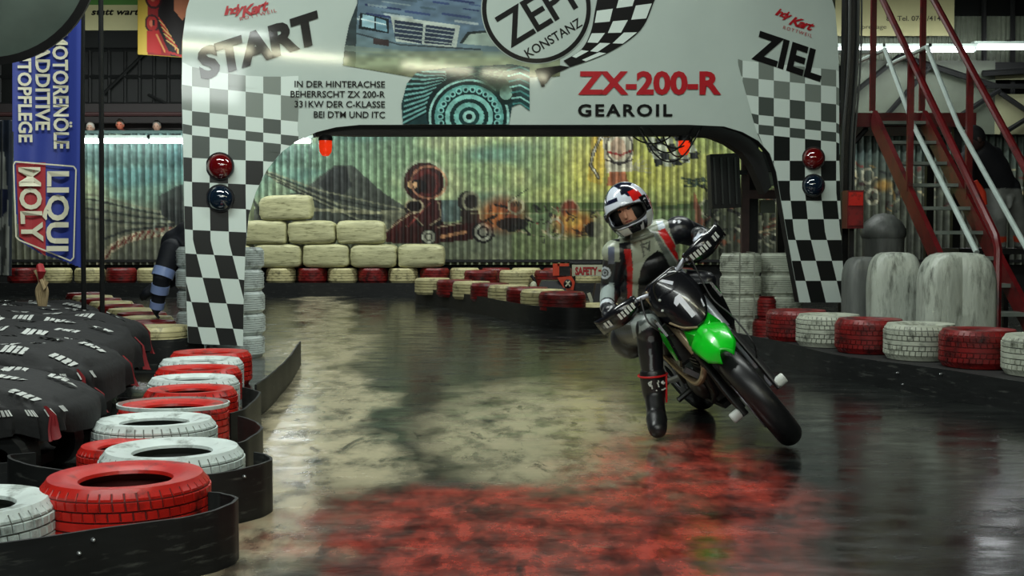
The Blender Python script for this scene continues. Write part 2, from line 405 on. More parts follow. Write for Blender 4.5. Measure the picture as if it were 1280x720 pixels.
# first racer: a kart driver with a dark red helmet (own design)
D = (30, 20, 20); R_ = (96, 34, 30); S_ = (190, 176, 136)
cv.ell(531, 228, 27, 27, (176, 182, 150), 0.55, ring=2.2)
cv.ell(530, 228, 25, 25, (58, 26, 24)); cv.ell(533, 229, 17, 17, R_); cv.ell(534, 230, 12, 12, (54, 26, 24)); cv.ell(521, 233, 13, 9, (24, 18, 20))
cv.ell(513, 231, 3, 5, (226, 180, 120)); cv.ell(519, 231, 2, 4, (210, 160, 110)); cv.ell(536, 228, 22, 20, (208, 140, 100), 0.7, ring=1.4)
cv.poly([(520, 250), (552, 250), (556, 284), (540, 292), (505, 290), (515, 266)], (66, 26, 26))
cv.ell(518, 258, 11, 8, D); cv.ell(518, 258, 11, 8, S_, 0.8, ring=1.3); cv.line([(508, 262), (530, 286), (552, 278)], 5, D); cv.line([(510, 261), (532, 285)], 1.4, S_, 0.8)
cv.line([(548, 252), (552, 272), (534, 284)], 1.8, S_, 0.8); cv.line([(538, 254), (520, 272), (510, 284)], 2, (150, 60, 50))
cv.poly([(482, 292), (496, 276), (514, 264), (520, 270), (500, 290), (500, 302), (482, 302)], (76, 28, 26)); cv.line([(484, 288), (514, 266)], 1.6, S_, 0.8)
cv.poly([(490, 304), (500, 284), (548, 282), (600, 274), (612, 288), (590, 300), (545, 304)], (58, 24, 22)); cv.line([(548, 284), (596, 276)], 1.6, S_, 0.8)
cv.line([(552, 296), (582, 290)], 4, (210, 150, 96), 0.8)
for x_, y_, r_ in ((536, 296, 10), (604, 290, 14)):
    cv.ell(x_, y_, r_, r_, (22, 22, 24)); cv.ell(x_, y_, r_*0.66, r_*0.66, (170, 172, 150), 1, ring=1.6); cv.ell(x_, y_, r_*0.35, r_*0.35, (150, 150, 130))
cv.poly([(552, 250), (575, 250), (575, 276), (552, 278)], (72, 92, 96), 0.8)
# second racer and a pack in flames
cv.ell(585, 252, 13, 13, (44, 38, 34)); cv.ell(589, 252, 10, 11, (150, 150, 118), 0.8, ring=2); cv.poly([(575, 262), (598, 262), (600, 278), (578, 280)], (52, 40, 34))
cv.ell(628, 268, 26, 20, (150, 62, 38), 0.85, soft=0.4); cv.ell(618, 270, 12, 12, (206, 120, 50), 0.7, soft=0.5)
for k in range(46):
    x_ = random.uniform(606, 700); y_ = 252+random.uniform(0, 42)+abs(x_-650)*0.1
    cv.line([(x_, y_), (x_+random.uniform(-9, 9), y_+random.uniform(-7, 7))], random.uniform(1.2, 3.4), random.choice([(36, 34, 32), (24, 24, 24), (120, 44, 30), (196, 184, 140), (58, 52, 44)]), 0.9)
cv.line([(636, 252), (660, 236)], 1.5, (50, 50, 44)); cv.ell(645, 258, 9, 9, (180, 176, 138), 0.8, ring=1.6); cv.ell(640, 280, 20, 8, (26, 26, 26), 0.85)
cv.ell(712, 262, 11, 12, (128, 60, 40)); cv.ell(712, 262, 11, 12, (200, 180, 130), 0.7, ring=1.4)
cv.ell(720, 280, 26, 14, (196, 112, 44), 0.85, soft=0.4); cv.ell(716, 276, 10, 8, (226, 190, 80), 0.8, soft=0.5)
for k in range(40):
    x_ = random.uniform(680, 752); y_ = random.uniform(266, 300)
    cv.line([(x_, y_), (x_+random.uniform(-9, 9), y_+random.uniform(-5, 5))], random.uniform(1.2, 3), random.choice([(34, 34, 34), (90, 44, 30), (196, 176, 130), (50, 48, 40)]), 0.85)
cv.ell(742, 286, 12, 9, (34, 32, 32), 0.95); cv.ell(694, 286, 10, 12, (176, 176, 150), 0.8, ring=1.6)
cv.line([(588, 266), (680, 266), (700, 262), (900, 262)], 1.6, (150, 150, 110), 0.6)
cv.poly([(742, 272), (764, 270), (764, 326), (722, 326), (742, 300)], (176, 180, 140), 0.7)
# flag girl and chequered flag
cv.ell(752, 182, 13, 20, (224, 190, 60), 0.95); cv.poly([(740, 168), (764, 166), (752, 232), (734, 226)], (222, 188, 66), 0.8)
cv.poly([(752, 172), (792, 168), (790, 214), (758, 216)], (206, 200, 170)); cv.ell(772, 186, 10, 14, (196, 160, 130), 0.8)
cv.line([(760, 190), (776, 194), (790, 188)], 2.5, (160, 30, 30)); cv.line([(758, 200), (774, 206), (790, 200)], 2.2, (50, 40, 40))
cv.line([(752, 168), (742, 190), (738, 206), (748, 222)], 4.5, (44, 40, 40)); cv.line([(752, 168), (742, 190), (738, 206), (748, 222)], 1.8, (200, 196, 170))
cv.poly([(762, 214), (782, 214), (786, 232), (758, 232)], (192, 112, 70)); cv.ell(774, 184, 16, 20, (40, 36, 36), 0.8, ring=1.4)
for i in range(5):
    for j in range(4):
        x_ = 808+i*11+j*3; y_ = 172+j*9-i*1.5+3*math.sin(i)
        cv.poly([(x_, y_), (x_+10, y_-1), (x_+12, y_+8), (x_+2, y_+9)], (30, 34, 34) if (i+j) % 2 else (190, 196, 170))
for k in range(5): cv.line([(788, 212), (802+k*3, 196+k*5)], 1.6, (190, 186, 150), 0.9)
cv.line([(798, 160), (812, 190), (850, 206), (876, 190)], 2, (30, 34, 34)); cv.line([(806, 168), (830, 200), (862, 200)], 1.6, (30, 34, 34))
for k in range(18): cv.line([(random.uniform(850, 885), random.uniform(222, 234)), (random.uniform(850, 885), random.uniform(222, 234))], 1.6, (46, 66, 56), 0.8)
# crowd / splashes behind the right hand tyre stacks
m_ = ((Xp > 878) & (Xp < 1000)).astype(float); cv.put(m_*np.clip((Yp-235)/20, 0, 1), (70, 74, 62), 0.8)
for k in range(150):
    x_ = random.uniform(876, 1000); y_ = random.uniform(236, 312)
    cv.line([(x_, y_), (x_+random.uniform(-10, 10), y_+random.uniform(-8, 8))], random.uniform(1.6, 4), random.choice([(22, 24, 22), (30, 30, 28), (196, 196, 166), (160, 160, 130), (120, 70, 46), (60, 66, 56)]), 0.9)
for k in range(5): cv.line([(970-k*5, 270+k*5), (994, 256+k*6)], 2.4, (110, 52, 34) if k % 2 else (176, 160, 120))
cv.poly([(866, 236), (876, 262), (884, 330), (872, 330)], (150, 50, 40), 0.6)
# right of the arch: bluish sheets with graffiti
m_ = (Xp > 1000).astype(float); cv.put(m_, (66, 84, 86), 0.85)
cv.put(m_*np.clip((Yp-200)/30, 0, 1), (90, 88, 68), 0.6)
for k in range(150):
    x_ = random.uniform(1052, 1300); y_ = random.uniform(208, 262)
    cv.line([(x_, y_), (x_+random.uniform(-9, 9), y_+random.uniform(-8, 8))], random.uniform(1.5, 3.4), random.choice([(26, 28, 28), (60, 28, 28), (206, 190, 140), (190, 150, 80), (120, 40, 34), (150, 150, 120), (150, 160, 150)]), 0.85)
for x_, y_ in ((1060, 205), (1084, 220), (1090, 246), (1064, 222)): cv.ell(x_, y_, 7, 9, (196, 192, 160), 0.9, ring=1.8)
cv.ell(1104, 232, 10, 7, (206, 150, 60), 0.8, soft=0.4)
cv.grain(6, 0.16); cv.grain(2.5, 0.10)
for ci, x_ in enumerate(cv.xs):       # shade in the corrugation valleys, painted into the mural colour
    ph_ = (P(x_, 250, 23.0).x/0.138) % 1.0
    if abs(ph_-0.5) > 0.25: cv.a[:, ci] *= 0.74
gr_ = cv.a.mean(2, keepdims=True); cv.a = gr_+(cv.a-gr_)*0.85
PXM = F/DW
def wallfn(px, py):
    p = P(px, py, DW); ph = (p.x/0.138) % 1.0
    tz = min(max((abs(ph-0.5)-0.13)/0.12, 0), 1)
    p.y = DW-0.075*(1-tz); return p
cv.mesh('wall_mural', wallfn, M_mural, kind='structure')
mb = MB()
mb.box((0, DW+0.12, 0.33), (23.0, 0.1, 0.66)); mb.box((0, DW-0.02, 0.63), (23.0, 0.12, 0.05)); mb.build('trim_plinth', mat('plinth_black', (14, 15, 15), 0.7), kind='structure', smooth=0)
mb = MB(); mb.box((-0.5, DW+0.02, 3.08), (22.4, 0.2, 0.06)); mb.build('trim_wall_cap', mat('teal_edge', (60, 84, 80), 0.6), kind='structure', smooth=0)

# upper storey: dark lattice glazing left, pale panels right
DU = 23.9
M_lat = mat('lattice_bar', (18, 20, 20), 0.6); M_glass = mat('dark_pane', (13, 16, 15), 0.5, var=0.4, vscale=1.5, spec=0.2)
we = empty('window_gallery', P(170, 160, DU), None, None); we['kind'] = 'structure'; del we['kind']
info(we, kind='structure')
xs_ = [-40, 0, 45, 112, 136, 156, 174, 192, 210, 230, 260]; ys_ = [62, 96, 130, 160]
for i in range(len(xs_)-1):
    for j in range(3):
        a = P(xs_[i]+1, ys_[j]+1, DU); b = P(xs_[i+1]-1, ys_[j+1]-1, DU)
        q = MB(); q.box((a+b)/2, (abs(b.x-a.x), 0.03, abs(a.z-b.z))); q.build('pane', M_glass, we, smooth=0)
for x_ in xs_:
    q = MB(); q.tube([P(x_, 60, DU-0.05), P(x_, 164, DU-0.05)], 0.028, 4); q.build('glazing_bar', M_lat, we, smooth=0)
for y_ in ys_:
    q = MB(); q.tube([P(-40, y_, DU-0.05), P(260, y_, DU-0.05)], 0.04, 4); q.build('glazing_bar', M_lat, we, smooth=0)
q = MB(); q.tube([P(128, 118, DU-0.1), P(185, 62, DU-0.1)], 0.03, 4); q.tube([P(185, 118, DU-0.1), P(230, 142, DU-0.1)], 0.03, 4); q.build('brace', M_lat, we, smooth=0)
q = MB(); q.box(P(150, 146, DU-0.25), (9, 0.08, 0.5)); q.build('trim_gallery_parapet', mat('parapet', (28, 22, 22), 0.7), kind='structure', smooth=0)
q = MB(); q.tube([P(-60, 143, DU-0.75), P(262, 143, DU-0.75)], 0.045, 8); q.build('trim_gallery_rail', mat('dull_rail', (46, 18, 18), 0.6), kind='structure')

# right: upper sheets
M_sheet = mat('pale_corrugated_sheet', (112, 120, 104), 0.5, var=0.15)
def corr(name, x0, x1, y0, y1, d, m, pitch=0.09, amp=0.03, **kw):
    a = P(x0, y0, d); b = P(x1, y1, d); n = int((b.x-a.x)/pitch*4); q = MB(); vs = []; fs = []
    for i in range(n+1):
        xx = a.x+(b.x-a.x)*i/n; yy = d-(amp if (i % 4) in (1, 2) else 0)
        vs += [(xx, yy, a.z), (xx, yy, b.z)]
    for i in range(n): fs.append((2*i, 2*i+1, 2*i+3, 2*i+2))
    q.add(vs, fs); return q.build(name, m, smooth=0, fix=False, **kw)
corr('wall_upper_sheet', 1040, 1420, -60, 82, 22.9, M_sheet, kind='structure')
for i, (x0, x1) in enumerate(((1192, 1228), (1230, 1262), (1264, 1300), (1302, 1340))):
    a = P(x0, -60, 22.8); b = P(x1, 20, 22.8)
    q = MB(); q.box((a+b)/2, (b.x-a.x, 0.06, a.z-b.z)); q.build('window_%d' % (i+2), M_glass, kind='structure', smooth=0)
for i, x_ in enumerate((1230, 1266, 1340)):
    q = MB(); q.tube([P(x_, -60, 22.7), P(x_, 160, 22.7)], 0.05, 6); q.build('trim_post_%d' % (i+1), M_lat, kind='structure')
M_panel = mat('grey_panel', (92, 100, 86), 0.6, var=0.15, vscale=2); M_cream = mat('cream_panel', (150, 150, 118), 0.6, var=0.12, vscale=2)
for i, (x0, x1, y0, y1, m) in enumerate(((1052, 1242, 76, 168, M_panel), (1243, 1420, 118, 168, M_cream), (1243, 1420, 78, 92, M_wall), (1243, 1420, 92, 100, M_cream))):
    a = P(x0, y0, 22.6); b = P(x1, y1, 22.6)
    q = MB(); q.box((a+b)/2, (b.x-a.x, 0.08, a.z-b.z)); q.build('wall_panel_%d' % (i+1), m, kind='structure', smooth=0)
q = MB()
for a, b in (((1050, 130), (1125, 70)), ((1125, 70), (1245, 108)), ((1090, 165), (1165, 80)), ((1165, 168), (1250, 112)), ((1250, 116), (1330, 170)), ((1252, 168), (1330, 120)), ((1232, 108), (1420, 108)), ((1228, 92), (1300, 88))):
    q.tube([P(*a, 22.4), P(*b, 22.4)], 0.05 if a[1] > 106 else 0.06, 5)
q.build('trim_roof_bracing', M_lat, kind='structure', smooth=0)

# fluorescent tubes (things), left row low on the wall, right row high
def tube_light(x0, x1, y_, d, m, label, group):
    a = P(x0, y_, d); b = P(x1, y_, d); b.z = a.z
    e = empty('fluorescent_light', (a+b)/2, label, 'light', group)
    q = MB(); q.tube([a, b], 0.045, 10); q.build('tube', m, e)
    q = MB(); q.box((a+b)/2+Vector((0, 0.03, 0.075)), ((b-a).length+0.1, 0.16, 0.05)); q.build('housing', M_whitepipe, e, smooth=0)
    for s_ in (a, b):
        q = MB(); q.box(s_+Vector((0, 0.02, 0.02)), (0.05, 0.10, 0.12)); q.build('end_cap', M_whitepipe, e, smooth=0)
    q = MB(); q.box((a+b)/2+Vector((0, (DU-d)/2 if d > 22 else 0.2, 0.11)), (0.08, abs(DU-d) if d > 22 else 0.5, 0.03)); q.build('bracket', M_darkmetal, e, smooth=0)
L_ = [(28, 82, 'leftmost fluorescent tube above the mural, half behind the blue flag'), (84, 124, 'short lit stretch of fluorescent tube between the flag and the thin black pole'), (127, 185, 'lit fluorescent tube above the mural just right of the thin black pole'),
      (188, 246, 'lit fluorescent tube on the mural running behind the left arch leg'), (250, 306, 'fluorescent tube hidden behind the upper left arch leg'), (330, 388, 'short lit tube end showing under the arch corner beside the red lamp')]
for x0, x1, l_ in L_: tube_light(x0, x1, 176, 22.5, M_tube, l_, 'fluorescent tubes along the mural')
R2 = [(1047, 1102, 'fluorescent tube just right of the arch, behind the black cable column'), (1106, 1160, 'fluorescent tube crossing behind the left stair handrail'), (1163, 1217, 'fluorescent tube crossing behind the right stair handrail'), (1220, 1300, 'fluorescent tube at the right picture edge, slightly higher than its neighbours')]
for x0, x1, l_ in R2: tube_light(x0, x1, 62 if x0 < 1219 else 59, 21.6, M_tube, l_, 'fluorescent tubes above the staircase')
# tubes hanging over the near hall (they mirror in the arch vinyl and the floor)
for i, xx in enumerate((0.9, 2.7, 5.4, 7.2)):
    e = empty('fluorescent_light', (xx, 1.2, 4.36), 'hall ceiling tube light over the near track, number %s from the left' % ('one', 'two', 'three', 'four')[i], 'light', 'hall tubes over the near track')
    q = MB(); q.tube([(xx-0.75, 1.2, 4.3), (xx+0.75, 1.2, 4.3)], 0.05, 10); q.build('tube', M_tube2, e)
    q = MB(); q.box((xx, 1.2, 4.38), (1.6, 0.2, 0.05)); q.build('housing', M_whitepipe, e, smooth=0)
    for s_ in (-0.6, 0.6):
        q = MB(); q.tube([(xx+s_, 1.2, 4.4), (xx+s_, 1.2, 8.12)], 0.01, 4); q.build('hanger', M_darkmetal, e, smooth=0)

# banners on the upper wall
def banner(name, x0, x1, y0, y1, d, m, label, cat):
    a = P(x0, y0, d); b = P(x1, y1, d); q = MB(); q.box((a+b)/2, (b.x-a.x, 0.03, a.z-b.z)); return q.build(name, m, smooth=0, label=label, cat=cat)
M_crb = mat('cream_banner', (190, 186, 140), 0.6, var=0.08, vscale=2); M_ink = mat('black_ink', (22, 22, 22), 0.35, coat=0.9, spec=0.2); M_green = mat('green_print', (78, 130, 56), 0.6)
bn = banner('advertising_banner', 96, 196, -46, 38, 23.3, M_crb, 'cream banner with a green top band and black italic words, upper left', 'banner')
q = MB(); a = P(96, -46, 23.27); b = P(196, 6, 23.27); q.box((a+b)/2, (b.x-a.x, 0.02, a.z-b.z)); q.build('green_band', M_green, bn, smooth=0)
text_on('statt warten', (114, 18.5), (187, 18.5), 8, lambda x, y: P(x, y, 23.27), M_ink, bn, bold=0.03, shear=0.25, space=1.05)
bn = banner('advertising_banner', 1045, 1192, -70, 45, 22.3, M_crb, 'cream banner with faded phone number behind the red staircase', 'banner')
M_faded = mat('faded_ink', (70, 66, 52), 0.6)
text_on('8 • Tel. 0741/414', (1108, 26), (1176, 26), 6.5, lambda x, y: P(x, y, 22.27), M_faded, bn, bold=0.01)
text_on('w.preisage', (1068, 36), (1108, 36), 5.5, lambda x, y: P(x, y, 22.27), M_faded, bn, bold=0.0)
# red and yellow poster
cv = Canvas(172, -60, 240, 68, 1.0, (206, 176, 70))
cv.poly([(186, -60), (240, -60), (240, 68), (184, 68)], (150, 30, 34)); cv.poly([(205, -60), (240, -60), (240, 68), (214, 68), (196, 30)], (26, 20, 22))
for cx, cy, r_ in ((190, 28, 9), (192, -4, 11), (196, -30, 12)):
    cv.ell(cx, cy, r_, r_*1.25, (60, 16, 24)); cv.ell(cx, cy, r_*0.75, r_, (176, 36, 36)); cv.ell(cx-1, cy, r_*0.3, r_*0.45, (220, 120, 90)); cv.ell(cx+2, cy-1, 2, 4, (40, 16, 20))
cv.poly([(184, 38), (198, 36), (202, 66), (184, 64)], (186, 34, 36)); cv.poly([(216, -40), (240, -40), (240, 4), (228, 22), (218, 10)], (206, 130, 96))
for k in range(8): cv.line([(198+k*1.5, 20+k*4), (206+k*2.4, 30+k*4), (212+k*1.5, 44+k*3)], 1.6, (214, 180, 110) if k % 2 else (190, 50, 44))
cv.line([(196, 42), (206, 62)], 2.5, (220, 150, 90)); cv.line([(208, 62), (226, 66)], 3, (176, 34, 40))
pb = cv.mesh('poster', lambda x, y: P(x, y+(x-172)*0.07, 22.6+0.02*math.sin(x*0.2)), M_paint, label='red and yellow painted poster hanging upper left beside the arch', cat='poster')
sm = pb.modifiers.new('thick', 'SOLIDIFY'); sm.thickness = 0.01
# ------------------------------------------------------------ start and finish arch
AX = Vector(((228-640)/F*10.6, 10.6)); BX = Vector(((1056-640)/F*12.6, 12.6)); DR = (BX-AX); DL = DR.length; DRn = DR/DL; NRM = Vector((-DRn.y, DRn.x))  # points away from camera
def arch(px, py, off=0.0):
    # intersection of the sight line with the arch front plane, then pushed toward the viewer side by off
    k = (px-640)/F; v = (360-py)/F
    cy = math.cos(TH)+v*math.sin(TH); kx = k/cy
    # x = kx*y ; point = AX + s*DR
    s_ = (kx*AX.y-AX.x)/(DR.x-kx*DR.y); y = AX.y+s_*DR.y
    p = P(px, py, y); n = NRM*(-off); return p+Vector((n.x, n.y, 0))
M_arch = mat('arch_vinyl', (176, 190, 182), 0.4, var=0.05, vscale=1.5, spec=0.2, coat=0.9)
M_under = mat('arch_inner_black', (16, 17, 18), 0.5, var=0.2)
outer = [(235, 428), (233, 380), (231, 300), (229, 200), (227, 110), (228, 50), (233, 12), (243, -20), (264, -46), (300, -60), (640, -66), (980, -60), (1012, -46), (1034, -20), (1044, 12), (1048, 60), (1049, 120), (1049, 200), (1052, 300), (1056, 378)]
inner = [(999, 378), (990, 330), (983, 290), (975, 245), (970, 215), (962, 192), (948, 176), (928, 165), (905, 158), (860, 156), (640, 156), (450, 156), (420, 159), (396, 165), (372, 176), (352, 190), (334, 212), (320, 240), (311, 270), (307, 310), (305, 370), (304, 428)]
ar = empty('finish_arch', arch(640, 428)*1.0, 'large pale inflatable start and finish arch with chequered legs spanning the track', 'arch')
WL[ar.name] = Vector((ar.location.x, ar.location.y, 0)); ar.location.z = 0
loop = outer+inner
mb = MB(); fr = [arch(x, y) for x, y in loop]; bk = [arch(x, y, -0.09) for x, y in loop]
n_ = len(loop)
bm = bmesh.new(); 
vsf = [bm.verts.new(p) for p in fr]; f_ = bm.faces.new(vsf); f_.normal_update(); bmesh.ops.triangulate(bm, faces=[f_]); bm.verts.ensure_lookup_table()
tri = [tuple(v.index for v in f.verts) for f in bm.faces]; bm.verts.index_update(); tri = [tuple(v.index for v in f.verts) for f in bm.faces]; bm.free()
mb.add(fr+bk, tri, 0); mb.f += [tuple(i+n_ for i in reversed(t)) for t in tri]; mb.m += [0]*len(tri)
for i in range(n_):
    j = (i+1) % n_; mb.f.append((i, i+n_, j+n_, j)); mb.m.append(1 if i >= len(outer)-1 else 0)
body = mb.build('arch_body', [M_arch, M_under], ar, smooth=25)
ht = [(396, 165), (420, 159), (450, 156), (640, 156), (860, 156), (905, 158), (928, 165), (948, 176), (962, 192), (970, 215), (974, 236)]; hb_ = [(398, 169), (422, 167), (450, 168), (640, 168), (860, 168), (900, 170), (920, 178), (938, 190), (950, 206), (959, 226), (966, 242)]
q = MB(); q.prism([arch(x, y-3, -0.16) for x, y in ht]+[arch(x, y, -0.16) for x, y in reversed(hb_)], [arch(x, y-3, -0.30) for x, y in ht]+[arch(x, y, -0.30) for x, y in reversed(hb_)])
q.build('lower_hem', M_under, ar, smooth=0)
# chequer print: individual cells clipped to the leg outline
def xl(y): 
    pts = sorted([(b, a) for a, b in outer[:8]]); return np.interp(y, [p[0] for p in pts], [p[1] for p in pts])
def xr_in(y):
    pts = sorted([(b, a) for a, b in inner[13:]]); return np.interp(y, [p[0] for p in pts], [p[1] for p in pts]) if y > 165 else 372+(165-y)*0.05
def xo_r(y):
    pts = sorted([(b, a) for a, b in outer[14:]]); return np.interp(y, [p[0] for p in pts], [p[1] for p in pts])
def xi_r(y):
    pts = sorted([(b, a) for a, b in inner[:7]]); return np.interp(y, [p[0] for p in pts], [p[1] for p in pts]) if y > 176 else np.interp(y, [80, 176], [922, 948])
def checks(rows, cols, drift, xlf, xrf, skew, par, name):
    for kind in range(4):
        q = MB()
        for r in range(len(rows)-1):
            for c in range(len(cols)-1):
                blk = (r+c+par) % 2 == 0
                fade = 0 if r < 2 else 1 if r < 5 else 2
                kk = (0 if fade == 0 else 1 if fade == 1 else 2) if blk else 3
                if kk != kind: continue
                y0, y1 = rows[r], rows[r+1]
                for s_ in range(5):
                    ya = y0+(y1-y0)*s_/5; yb = y0+(y1-y0)*(s_+1)/5; quad = []
                    for yy, cc in ((ya, c), (ya, c+1), (yb, c+1), (yb, c)):
                        x = cols[cc]+drift(yy)
                        ys = yy+skew(x, yy); x = min(max(x, xlf(ys)+0.3), xrf(ys)-0.3); quad.append((x, ys))
                    if abs(quad[0][0]-quad[1][0])+abs(quad[2][0]-quad[3][0]) < 0.4: continue
                    q.add([arch(x, y, 0.004) for x, y in quad], [(0, 1, 2, 3)])
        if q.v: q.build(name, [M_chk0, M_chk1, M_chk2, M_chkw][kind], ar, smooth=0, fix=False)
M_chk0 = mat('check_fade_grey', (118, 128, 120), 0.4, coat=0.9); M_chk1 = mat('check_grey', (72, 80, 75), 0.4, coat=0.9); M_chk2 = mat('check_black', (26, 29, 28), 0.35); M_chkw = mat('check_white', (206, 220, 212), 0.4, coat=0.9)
driftL = lambda y: 0 if y < 240 else (y-240)*0.02 if y < 300 else 1.2+(y-300)*0.26
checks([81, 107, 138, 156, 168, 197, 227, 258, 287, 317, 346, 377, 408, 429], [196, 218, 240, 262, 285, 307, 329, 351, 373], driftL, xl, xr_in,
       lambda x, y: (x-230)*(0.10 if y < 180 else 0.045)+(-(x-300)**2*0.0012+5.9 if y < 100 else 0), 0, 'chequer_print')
driftR = lambda y: 0 if y < 240 else (y-240)*0.10 if y < 290 else 5+(y-290)*0.24
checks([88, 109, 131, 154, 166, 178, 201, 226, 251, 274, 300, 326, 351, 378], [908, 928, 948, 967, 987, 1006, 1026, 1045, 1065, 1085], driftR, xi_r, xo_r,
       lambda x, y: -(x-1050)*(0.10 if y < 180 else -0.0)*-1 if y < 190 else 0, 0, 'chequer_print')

fa = lambda x, y: arch(x, y, 0.006); fb = lambda x, y: arch(x, y, 0.010); fc = lambda x, y: arch(x, y, 0.014)
M_redink = mat('red_ink', (168, 24, 34), 0.4, coat=0.9); M_greyink = mat('grey_ink', (70, 74, 72), 0.5)
text_on('START', (251, 99), (402, 50), 37, fb, M_ink, ar, bold=0.055, space=1.0, up=(-0.16, -0.99))
text_on('ZIEL', (939, 72), (1025, 101), 36, fb, M_ink, ar, bold=0.035, space=1.0, up=(0.22, -0.97))
text_on('ZX-200-R', (722, 117), (901, 117), 28, fb, M_redink, ar, bold=0.04)
text_on('GEAROIL', (722, 145), (840, 145), 15, fb, M_ink, ar, bold=0.03, space=1.25)
for s_, x0, y_ in (('IN DER HINTERACHSE', 368, 109), ('BEHERRSCHT ZX 200-R', 363, 121.5), ('331KW DER C-KLASSE', 368, 134), ('BEI DTM UND ITC', 392, 147)):
    text_on(s_, (x0, y_), (481, y_+0.5), 8.2, fb, M_ink, ar, bold=0.014)
def wordlogo(x, y, sx):
    text_on('Indy', (x, y), (x+26*sx, y-4), 11, fb, M_redink, ar, bold=0.03, shear=0.4, space=0.8)
    text_on('Kart', (x+22*sx, y+(3 if sx > 0 else 0)), (x+58*sx, y-8), 13, fb, M_redink, ar, bold=0.03, shear=0.4, space=0.8)
wordlogo(280, 19, 1.0)
text_on('ROTTWEIL', (300, 26), (346, 15), 4.5, fb, M_redink, ar, bold=0.0, space=1.3)
text_on('Indy', (968, 18), (988, 25), 9, fb, M_redink, ar, bold=0.03, shear=0.4, space=0.8)
text_on('Kart', (985, 30), (1016, 39), 11, fb, M_redink, ar, bold=0.03, shear=0.4, space=0.8)
text_on('ROTTWEIL', (978, 36), (1014, 47), 4.2, fb, M_redink, ar, bold=0.0, space=1.3)
# printed car picture
cv = Canvas(424, -60, 700, 104, 0.7, (60, 78, 92))
X_, Y_ = cv.X, cv.Y
cv.put(np.clip((Y_+10)/60, 0, 1), (112, 136, 138), 0.8)
cv.ell(560, 0, 130, 52, (96, 118, 136), 0.9, soft=0.3)
for k in range(70):
    x_ = random.uniform(440, 640); y_ = random.uniform(-55, 30); l_ = random.uniform(12, 44)
    cv.line([(x_, y_), (x_+l_, y_+l_*0.14)], random.uniform(1.2, 3.4), random.choice([(34, 44, 84), (52, 66, 110), (176, 190, 186), (140, 160, 160), (70, 90, 100)]), 0.8)
cv.poly([(430, -60), (452, -60), (446, 20), (444, 90), (424, 90)], (40, 52, 54), 0.9)
cv.poly([(450, 16), (486, 24), (486, 42), (448, 36)], (26, 36, 40)); cv.poly([(453, 18), (468, 21), (468, 36), (452, 33)], (150, 188, 198)); cv.poly([(470, 22), (482, 26), (484, 40), (470, 37)], (110, 150, 164)); cv.line([(452, 24), (482, 31)], 1.5, (200, 220, 220))
cv.poly([(488, 20), (575, 32), (570, 60), (495, 52)], (176, 188, 178)); cv.poly([(493, 25), (529, 30), (527, 55), (493, 48)], (44, 56, 74)); cv.poly([(532, 31), (569, 36), (564, 57), (530, 54)], (44, 56, 74))
for k in range(4): cv.line([(494, 30+k*5.5), (568, 40+k*5)], 1.3, (150, 164, 160))
cv.poly([(574, 54), (584, 40), (606, 38), (640, 44), (640, 60)], (40, 50, 50)); cv.poly([(578, 55), (587, 43), (606, 41), (640, 47), (640, 60)], (150, 168, 156))
cv.line([(446, 42), (500, 56), (600, 62)], 2, (54, 66, 72)); cv.poly([(466, 48), (486, 50), (486, 58), (466, 55)], (60, 50, 50)); cv.line([(430, 60), (520, 68), (600, 66)], 7, (118, 134, 122), 0.8)
cv.put(((Y_ > 64)).astype(float)*np.clip((Y_-60)/14, 0, 1), (150, 158, 118), 0.75)
cv.put(((Y_ > 80)).astype(float)*np.clip((Y_-82)/10, 0, 1), (92, 96, 72), 0.8)
cv.grain(5, 0.14, 2)
mk = cv.inpoly([(450, -60), (700, -60), (700, 96), (600, 98), (520, 98), (476, 90), (428, 82), (430, 60), (436, 30), (446, 4)])
cv.mesh('car_print', fa, M_print, ar, mask=mk)
# printed gears
cv = Canvas(500, 74, 666, 156, 0.8, (30, 58, 60)); X_, Y_ = cv.X, cv.Y
for k in range(11):
    a = k*7; cv.line([(503+a*0.1, 154-a), (530, 140-a*0.72), (556, 118-a*0.4)], 2.2, (120, 176, 170), 0.9); cv.line([(503+a*0.1, 157-a), (530, 143-a*0.72), (556, 121-a*0.4)], 1.5, (14, 28, 30))
cv.ell(582, 140, 50, 46, (18, 36, 38)); 
for r_, c_, w_ in ((49, (150, 200, 190), 1.4), (44, (20, 40, 42), 2), (40, (96, 160, 152), 3), (33, (20, 44, 46), 4), (27, (130, 190, 180), 3), (21, (24, 50, 50), 3), (16, (120, 182, 172), 3), (10, (28, 60, 60), 3), (6, (150, 200, 190), 2)):
    cv.ell(586, 146, r_, r_*0.93, c_, ring=w_)
for k in range(26):
    a = k/26*2*math.pi; cx_, cy_ = 586+36*math.cos(a), 146+34*math.sin(a)
    cv.ell(cx_, cy_, 4, 4, (130, 190, 182)); cv.ell(cx_, cy_, 2.2, 2.2, (20, 50, 52))
    cx_, cy_ = 586+19*math.cos(a), 146+18*math.sin(a); cv.line([(cx_, cy_), (586+24*math.cos(a), 146+22*math.sin(a))], 1.4, (20, 44, 44))
cv.ell(632, 116, 13, 15, (20, 40, 40)); cv.ell(632, 116, 8, 9, (136, 176, 160)); cv.ell(622, 100, 22, 16, (54, 70, 58), 0.9, soft=0.3)
for k in range(9): cv.line([(634+k*1.2, 88+k*7), (650, 84+k*7.5), (664, 90+k*8)], 2.0, (140, 196, 186) if k % 2 else (70, 130, 126))
for k in range(30): cv.line([(random.uniform(560, 650), random.uniform(76, 104)), (random.uniform(560, 650), random.uniform(76, 100))], 1.2, random.choice([(90, 120, 100), (30, 50, 48)]), 0.5)
cv.grain(4, 0.15)
